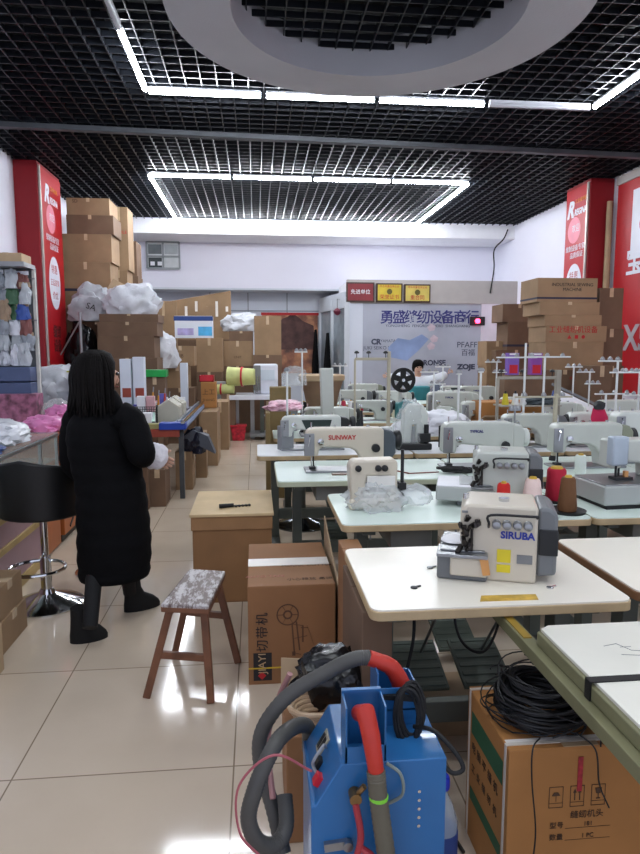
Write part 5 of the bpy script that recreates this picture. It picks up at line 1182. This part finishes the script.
# coil of black wire
rn=random.Random(11);m=MB()
WIR=mat('black_wire','#121214',.45,var=.1)
for k in range(46):
    R_=rn.uniform(.07,.125);zz=.012+.11*rn.random()*(1-(R_-.07)*6);tx=rn.uniform(-.14,.14);ty=rn.uniform(-.12,.12);cx_,cy_=rn.uniform(-.008,.008),rn.uniform(-.008,.008)
    P=[(cx_+R_*math.cos(t),cy_+R_*.9*math.sin(t),max(.006,zz+tx*R_*math.cos(t)*.5+ty*R_*math.sin(t)*.5)) for t in [i*2*math.pi/22 for i in range(23)]]
    m.tube(P,.0042,6)
for k in range(40):
    R_=rn.uniform(.09,.155);a0=rn.random()*6.28;cx_,cy_=rn.uniform(-.03,.03),rn.uniform(-.025,.025);H=rn.uniform(.03,.16)
    P=[(cx_+R_*math.cos(a0+t),cy_+R_*.8*math.sin(a0+t),.006+H*abs(math.sin(t*.5+k))) for t in [i*.25 for i in range(rn.randint(12,20))]]
    m.tube(P,.0022,5)
q=m.build('wire_coil',WIR,None);place(q,(.80,1.665,CH+.001));tag(q,'tangled coil of black wire lying on the large strapped carton','wire')
for i,pts in enumerate(([(-.05,-.12,.02),(-.09,-.165,.02),(-.095,-.178,-.06),(-.08,-.18,-.2),(-.085,-.18,-.3)],[(.05,-.12,.03),(.08,-.17,.01),(.09,-.18,-.08),(.12,-.182,-.15)],[(.04,.05,.08),(.1,-.02,.16),(.13,-.1,.08),(.1,-.16,.01)],[(.03,.08,.1),(.1,.02,.2),(.16,-.06,.14),(.15,-.13,.015)])):
    MB().tube(spline(pts,8),.0022,6).build('loose_wire_end',WIR,q)
# white table slab at the lower right
SX0=.80
o=empty('sewing_table',(SX0+.6,1.27,0),0,'white table top with olive edge strapped in black at the lower right','sewing table','sewing tables in rows')
MB().prism([(-.6+.03,.42),(.6,.42),(.6,-.5),(-.6,-.5),(-.6,.40)],.752,.76,'xy').build('table_top',mat('off_white_laminate','#dedccf',.35,var=.05,scale=3),o)
OL=mat('olive_edging','#7a7858',.5,var=.15)
MB().prism([(-.6+.02,.425),(.6,.425),(.6,-.505),(-.612,-.505),(-.612,.40)],.715,.7515,'xy').build('edging',OL,o,bevel=.003)
MB().box(-.64,-.6,-.5,.68,.678,.714).build('support_board',OL,o,bevel=.002)
MB().box(-.632,-.608,.44,.68,.714,.717).build('yellow_strip',mat('mustard','#a0812f',.5,var=.2),o,smooth=False)
MB().box(-.60,.5,-.2,-.16,.67,.714).box(-.60,.5,.3,.34,.67,.714).build('bearer',OL,o,smooth=False)
MB().box(-.614,.6,.1,.125,.7602,.763).box(-.616,-.612,.1,.125,.71,.763).build('black_strap',BLK,o,smooth=False)
for x,y in ((.35,-.4),(.35,.3),(.55,-.4),(.55,.3)): MB().bar((x,y,0),(x,y,.714),.05).build('leg',LEGM,o)
pm=MB();
for pts in ([(-.48,.28),(-.44,.29),(-.42,.25),(-.38,.24)],[(-.46,.23),(-.36,.21),(-.28,.23),(-.2,.28)],[(-.44,.27),(-.41,.27)]): pm.tube([(a,b,.7605) for a,b in pts],.0007,4)
pm.build('pencil_mark',MGR,o,smooth=False)
# ================= people =================
def skin_obj(name,chains,m,parent=None,sub=2):
    """chains: list of dicts nodes=[(pos,r)], edges; each chain is rooted at its first node"""
    vs=[];es=[];rr=[];roots=[]
    for nodes,edges in chains:
        b=len(vs);roots.append(b)
        for p,r in nodes: vs.append(tuple(p));rr.append(r if isinstance(r,tuple) else (r,r))
        es+=[(a+b,c+b) for a,c in edges]
    me=D.meshes.new(name);me.from_pydata(vs,es,[]);ob=D.objects.new(name,me);COL.objects.link(ob)
    sk=ob.modifiers.new('skin','SKIN')
    for i,r in enumerate(rr): me.skin_vertices[0].data[i].radius=r
    for i in roots: me.skin_vertices[0].data[i].use_root=True
    sb=ob.modifiers.new('sub','SUBSURF');sb.levels=sub;sb.render_levels=sub
    dg=bpy.context.evaluated_depsgraph_get();nm=D.meshes.new_from_object(ob.evaluated_get(dg));D.objects.remove(ob)
    nm.materials.clear();nm.materials.append(m);nm.polygons.foreach_set('use_smooth',[True]*len(nm.polygons))
    o=D.objects.new(name,nm);COL.objects.link(o)
    if parent: o.parent=parent
    return o
def hand_chains(w,d,side,curl=.5,s=1.0):
    """w wrist, d direction of the fingers, side = direction of the thumb"""
    w=Vector(w);d=Vector(d).normalized();sd=Vector(side);sd=(sd-d*sd.dot(d)).normalized();n_=d.cross(sd)
    ch=[([(w,(.024*s,.018*s)),(w+d*.04*s,(.036*s,.014*s)),(w+d*.085*s,(.038*s,.013*s))],[(0,1),(1,2)])]
    for i,(o_,ln) in enumerate(((.028,.072),(.010,.080),(-.009,.074),(-.027,.058))):
        b=w+d*.075*s+sd*o_*s;k=curl*1.1;P=[(b,.0095*s)];v=d.copy()
        for j in range(3):
            v=(v*math.cos(k*.6)+n_*math.sin(k*.6)).normalized();b=b+v*ln*s*[.42,.32,.26][j];P.append((b,.009*s-.0008*j))
        ch.append((P,[(0,1),(1,2),(2,3)]))
    b=w+d*.025*s+sd*.022*s;v=(d*.6+sd*.8).normalized();P=[(b,.012*s)]
    for j in range(3): v=(v+d*.25+n_*.2).normalized();b=b+v*.03*s;P.append((b,.0105*s-.001*j))
    ch.append((P,[(0,1),(1,2),(2,3)]));return ch
def face(o,c,az,s=1.0,parent=None):
    """head loft, facing az; returns head mesh builder centred at c (middle of the skull)"""
    F=Vector((math.cos(az),math.sin(az),0));Rt=Vector((math.sin(az),-math.cos(az),0));c=Vector(c)
    return F,Rt
# --- standing woman in black ---
PXW=3.55
def wp(px,py,Y=PXW): return at(px,py,Y=Y)
W0=wp(108,560);wo=empty('person',(W0.x,PXW,0),0,'person in a long black puffer coat and ankle boots standing with back turned','person')
def wl(px,py,Y=PXW): q=at(px,py,Y=Y);return Vector((q.x-W0.x,Y-PXW,q.z))
az=R(28);F=Vector((math.cos(az),math.sin(az),0));Rt=Vector((math.sin(az),-math.cos(az),0))
hd=wl(100,374);nk=wl(101,402);sh=wl(103,420);ch_=wl(104,445);pv=wl(108,505)
shR=wl(127,420,3.47);elR=wl(141,452,3.42);wrR=wl(150,456,3.62)
shL=wl(79,420,3.63);elL=wl(74,462,3.68);wrL=wl(92,480,3.8)
ankL=Vector((at(90,628,z=.12).x-W0.x,at(90,628,z=.12).y-PXW,.1));ankR=Vector((at(130,596,z=.1).x-W0.x,at(130,596,z=.1).y-PXW,.1))
hipL=pv+Vector((-.06,-.04,-.04));hipR=pv+Vector((.05,.05,-.04));hb=wl(113,560);knL=Vector((hb.x-.085,-.02,.45));knR=Vector((hb.x+.05,.05,.47))
nodes=[(pv,.10),(ch_,(.10,.09)),(sh,(.06,.05)),(nk,.045),(hd+Vector((0,0,-.03)),.075),(hd+Vector((0,0,.04)),.082),
 (shR,.04),(elR,.036),(wrR,.028),(shL,.04),(elL,.036),(wrL,.028),(hipL,.06),(knL,.038),(ankL+Vector((0,0,.02)),.028),(hipR,.06),(knR,.038),(ankR+Vector((0,0,.02)),.028),
 (hd+F*.085+Vector((0,0,-.03)),.016),(hd+F*.1+Vector((0,0,-.045)),.013)]
edges=[(0,1),(1,2),(2,3),(3,4),(4,5),(2,6),(6,7),(7,8),(2,9),(9,10),(10,11),(0,12),(12,13),(13,14),(0,15),(15,16),(16,17),(4,18),(18,19)]
dR=(F*.8+Vector((.3,0,-.5))).normalized()
body=skin_obj('body',[(nodes,edges)]+hand_chains(wrR,dR,Vector((0,0,1)),.9)+hand_chains(wrL,(F+Vector((0,0,-.3))),Vector((0,0,1)),.6),SKIN,wo)
# coat: lofted quilted tube following the body
rows=[(576,79,150),(566,78,151),(548,77,152),(530,77,151),(512,76,149),(494,76,147),(478,74,144),(462,70,140),(446,67,139),(432,66,138),(420,69,135),(411,77,128),(403,83,121),(397,86,117)]
rings=[];prev=None
full=[]
for i in range(len(rows)-1):
    for k in range(4):
        t=k/4;full.append([rows[i][j]*(1-t)+rows[i+1][j]*t for j in range(3)]+[k])
full.append(list(rows[-1])+[0])
for py,a_,b_,k in full:
    A_=wl(a_,py);B_=wl(b_,py);c=(A_+B_)/2;w=(B_.x-A_.x)/2;q=.965 if k==0 else (1.0 if k==2 else .985)
    rings.append(((c.x,c.y,c.z),w*q,max(.075,min(w*.85,.2))*q,R(12)))
coat=MB().loft(rings,32).build('coat',FAB,wo,angle=80)
def sleeve(pts,rs,nm='coat_sleeve'):
    P=spline(pts,7);n_=len(P);R_=[]
    for i in range(n_):
        t=i/(n_-1)*(len(rs)-1);j=min(int(t),len(rs)-2);R_.append((rs[j]*(1-(t-j))+rs[j+1]*(t-j))*(.95 if i%4==0 else 1))
    return MB().tube(P,R_,18).build(nm,FAB,wo,angle=80)
sleeve([shR+Vector((-.05,0,.03)),shR+Vector((.02,0,-.02)),elR,wrR+Vector((-.03,-.03,0))],[.08,.085,.075,.055])
sleeve([shL+Vector((.04,0,.03)),shL+Vector((-.01,0,-.02)),elL,wrL],[.075,.085,.075,.055])
MB().loft([((nk.x,nk.y,nk.z-.11),.15,.13,0),((nk.x,nk.y,nk.z-.04),.125,.105,0),((nk.x,nk.y,nk.z+.02),.105,.1,0),((nk.x,nk.y,nk.z+.06),.08,.08,0)],24).build('collar',FAB,wo)
q=MB().blob((0,0,0),(.068,.06,.075),130,.08,2,4,flat=False).build('white_cuff',mat('white_plush','#d9d6da',.9,var=.05,bump=.6,bscale=60),wo);q.location=wl(156,456,3.6)
# hair
hr=MB();hm=[]
hc=hd
hr.loft([((hc.x-F.x*.03,hc.y-F.y*.03,hc.z-.13),.10,.075,az+R(90)),((hc.x-F.x*.03,hc.y-F.y*.03,hc.z-.08),.112,.09,az+R(90)),((hc.x-F.x*.025,hc.y-F.y*.025,hc.z),.115,.10,az+R(90)),((hc.x-F.x*.02,hc.y-F.y*.02,hc.z+.06),.108,.1,az+R(90)),((hc.x-F.x*.015,hc.y-F.y*.015,hc.z+.11),.075,.075,az+R(90)),((hc.x-F.x*.01,hc.y-F.y*.01,hc.z+.128),.03,.03,az+R(90))],28)
hr.build('hair',mat('dark_brown_hair','#0c0908',.7,var=.3,scale=30,bump=.5,bscale=70,spec=.15),wo,angle=80)
rn=random.Random(21);hs=MB()
for k in range(90):
    t=az+R(50)+rn.random()*R(260);u=Vector((math.cos(t),math.sin(t),0));c0=hc-F*.02
    ln=rn.uniform(.0,.07);w_=rn.uniform(.0,.012)
    hs.tube(spline([c0+u*.03+Vector((0,0,.128)),c0+u*(.085+w_)+Vector((0,0,.085)),c0+u*(.118+w_)+Vector((0,0,0)),c0+u*(.122+w_)+Vector((0,0,-.09)),c0+u*(.115+w_*3)+Vector((rn.uniform(-.01,.01),0,-.16-ln))],5),[.004+.006*math.sin(math.pi*i/20) for i in range(21)],6)
hs.build('hair_strands',mat('dark_brown_hair','#17120f'),wo)
for s_ in (-1,1):
    MB().lathe([(.002,-.01),(.012,-.004),(.012,.004),(.002,.01)],tuple(hd+F*.083+Rt*s_*.03+Vector((0,0,.0))),n=10).build('eye',mat('eye_dark','#221a18',.2,var=0),wo)
MB().bar(tuple(hd+F*.088+Rt*.022+Vector((0,0,-.07))),tuple(hd+F*.088-Rt*.022+Vector((0,0,-.07))),.008).build('mouth',mat('lips','#a05a55',.4,var=0),wo,bevel=.003)
# trousers + boots
def limb(nm,pts,rs,m): return MB().tube(spline(pts,6),[rs[0]+(rs[1]-rs[0])*i/(6*(len(pts)-1)) for i in range(6*(len(pts)-1)+1)],16).build(nm,m,wo,angle=80)
TR=mat('black_trousers','#0c0c0e',.8,var=.1)
limb('trouser_leg',[knL+Vector((0,0,.06)),knL,ankL+Vector((0,0,.02))],[.06,.038],TR);limb('trouser_leg',[knR+Vector((0,0,.06)),knR,ankR+Vector((0,0,.02))],[.06,.038],TR)
BT=mat('black_suede','#0b0b0b',.8,var=.2)
def boot(ank,heel_px,toe_px):
    h_=at(*heel_px,z=0);t_=at(*toe_px,z=0);h_=Vector((h_.x-W0.x,h_.y-PXW,0));t_=Vector((t_.x-W0.x,t_.y-PXW,0));d=(t_-h_).normalized();a=math.atan2(d.y,d.x);Ln=(t_-h_).length
    def rg(f,z,rx,ry): p=h_+d*Ln*f;return ((p.x,p.y,z),rx,ry,a)
    b=MB().loft([rg(.5,0,Ln*.5,.045),rg(.5,.02,Ln*.5,.047),rg(.48,.04,Ln*.48,.047),rg(.42,.07,Ln*.4,.045),rg(.3,.1,Ln*.27,.045),rg(.26,.14,Ln*.22,.048),rg(.25,.19,Ln*.21,.05)],24)
    return b.build('boot',BT,wo,angle=70)
boot(ankL,(70,643),(108,636));boot(ankR,(124,612),(160,604))
# --- seated person behind the machines ---
YP=10.25
P0=at(418,372,Y=YP)
po=empty('person',(P0.x,YP,0),0,'person sitting at a table at the back in white sleeves with both arms spread','person')
def pl(px,py,dy=0): q=at(px,py,Y=YP);return Vector((q.x-P0.x,dy,q.z))
st_h=.45
hd2=pl(418,368);nk2=pl(418,377);ch2=Vector((0,.02,nk2.z-.2));pv2=Vector((0,.06,.55))
sR=Vector((.17,.0,nk2.z-.07));sL=Vector((-.17,.0,nk2.z-.07))
eR=pl(434,377,-.12);wR=pl(444,373,-.2);eL=pl(400,377,-.1);wL=pl(387,376,-.18)
eR.z=min(eR.z,sR.z+.04)
kn=[Vector((.12,-.36,.52)),Vector((-.12,-.36,.52))];an=[Vector((.12,-.34,.09)),Vector((-.12,-.34,.09))]
F2=Vector((0,-1,0))
nodes=[(pv2,.14),(ch2,(.15,.11)),(nk2+Vector((0,0,-.06)),(.09,.07)),(nk2,.05),(hd2+Vector((0,0,-.02)),.072),(hd2+Vector((0,0,.045)),.08),
 (sR,.055),(eR,.042),(wR,.028),(sL,.055),(eL,.042),(wL,.028),(kn[0],.07),(an[0],.045),(kn[1],.07),(an[1],.045),(an[0]+F2*.12+Vector((0,0,-.045)),.04),(an[1]+F2*.12+Vector((0,0,-.045)),.04),
 (hd2+F2*.08+Vector((0,0,-.02)),.015),(hd2+F2*.095+Vector((0,0,-.035)),.012)]
edges=[(0,1),(1,2),(2,3),(3,4),(4,5),(2,6),(6,7),(7,8),(2,9),(9,10),(10,11),(0,12),(12,13),(0,14),(14,15),(13,16),(15,17),(4,18),(18,19)]
skin_obj('body',[(nodes,edges)]+hand_chains(wR,(wR-eR),Vector((0,0,1)),.9,.8)+hand_chains(wL,(wL-eL),Vector((0,0,1)),.9,.8),SKIN,po)
JW=mat('white_jacket','#dfe2e8',.7,var=.04,bump=.2,bscale=20)
jn=[(Vector((0,.04,.62)),(.19,.15)),(ch2,(.2,.15)),(nk2+Vector((0,0,-.07)),(.12,.09)),(nk2+Vector((0,0,-.01)),.065),(sR,.095),(eR,.085),(wR,.06),(sL,.095),(eL,.085),(wL,.06)]
skin_obj('jacket',[(jn,[(0,1),(1,2),(2,3),(2,4),(4,5),(5,6),(2,7),(7,8),(8,9)])],JW,po)
MB().loft([((0,-.0,.72),.2,.19,0),((0,-.03,.95),.19,.2,0),((0,-.03,nk2.z-.14),.15,.17,0)],20).build('teal_apron',mat('teal_cloth','#3f8f96',.7,var=.1),po)
tn=[(pv2,.16),(kn[0],.085),(an[0]+Vector((0,0,.05)),.06),(kn[1],.085),(an[1]+Vector((0,0,.05)),.06)]
skin_obj('trousers',[(tn,[(0,1),(1,2),(0,3),(3,4)])],mat('dark_trousers','#1e2230',.8),po)
HR=mat('dark_brown_hair','#17120f')
hc=hd2
MB().loft([((hc.x,hc.y+.035,hc.z-.06),.08,.06,0),((hc.x,hc.y+.025,hc.z),.095,.085,0),((hc.x,hc.y+.0,hc.z+.075),.093,.095,0),((hc.x,hc.y,hc.z+.115),.075,.08,0),((hc.x,hc.y+.01,hc.z+.14),.035,.04,0)],24).build('hair',HR,po,angle=80)
for s_ in (-1,1):
    MB().lathe([(.002,-.009),(.013,-.003),(.013,.003),(.002,.009)],(hd2.x+s_*.028,hd2.y-.076,hd2.z+.01),n=10).build('eye',mat('eye_dark','#221a18'),po)
    MB().bar((hd2.x+s_*.015,hd2.y-.078,hd2.z+.03),(hd2.x+s_*.043,hd2.y-.07,hd2.z+.03),.006).build('eyebrow',HR,po)
MB().bar((hd2.x-.02,hd2.y-.074,hd2.z-.055),(hd2.x+.02,hd2.y-.074,hd2.z-.055),.008).build('mouth',mat('lips','#a05a55'),po,bevel=.003)
o=empty('work_stool',(P0.x,YP+.06,0),0,'plain stool under the seated person at the back','stool')
MB().cyl((0,0,0),(0,0,.36),.03).lathe([(.2,0),(.2,.015),(.04,.04)]).build('column',LEGM,o);MB().lathe([(.16,.36),(.17,.375),(.17,.4),(.15,.41)]).build('seat',BLK,o)
q=MB().blob((0,0,0),(.08,.06,.26),140,.2,2,3,ridge=.3).build('grey_cloth',mat('grey_blue_cloth','#6b7384',.8,var=.2),None);p=at(434,395,Y=9.75);place(q,(p.x,9.6,.76));tag(q,'grey cloth bundle hanging at the seated person\'s outstretched hand','cloth')
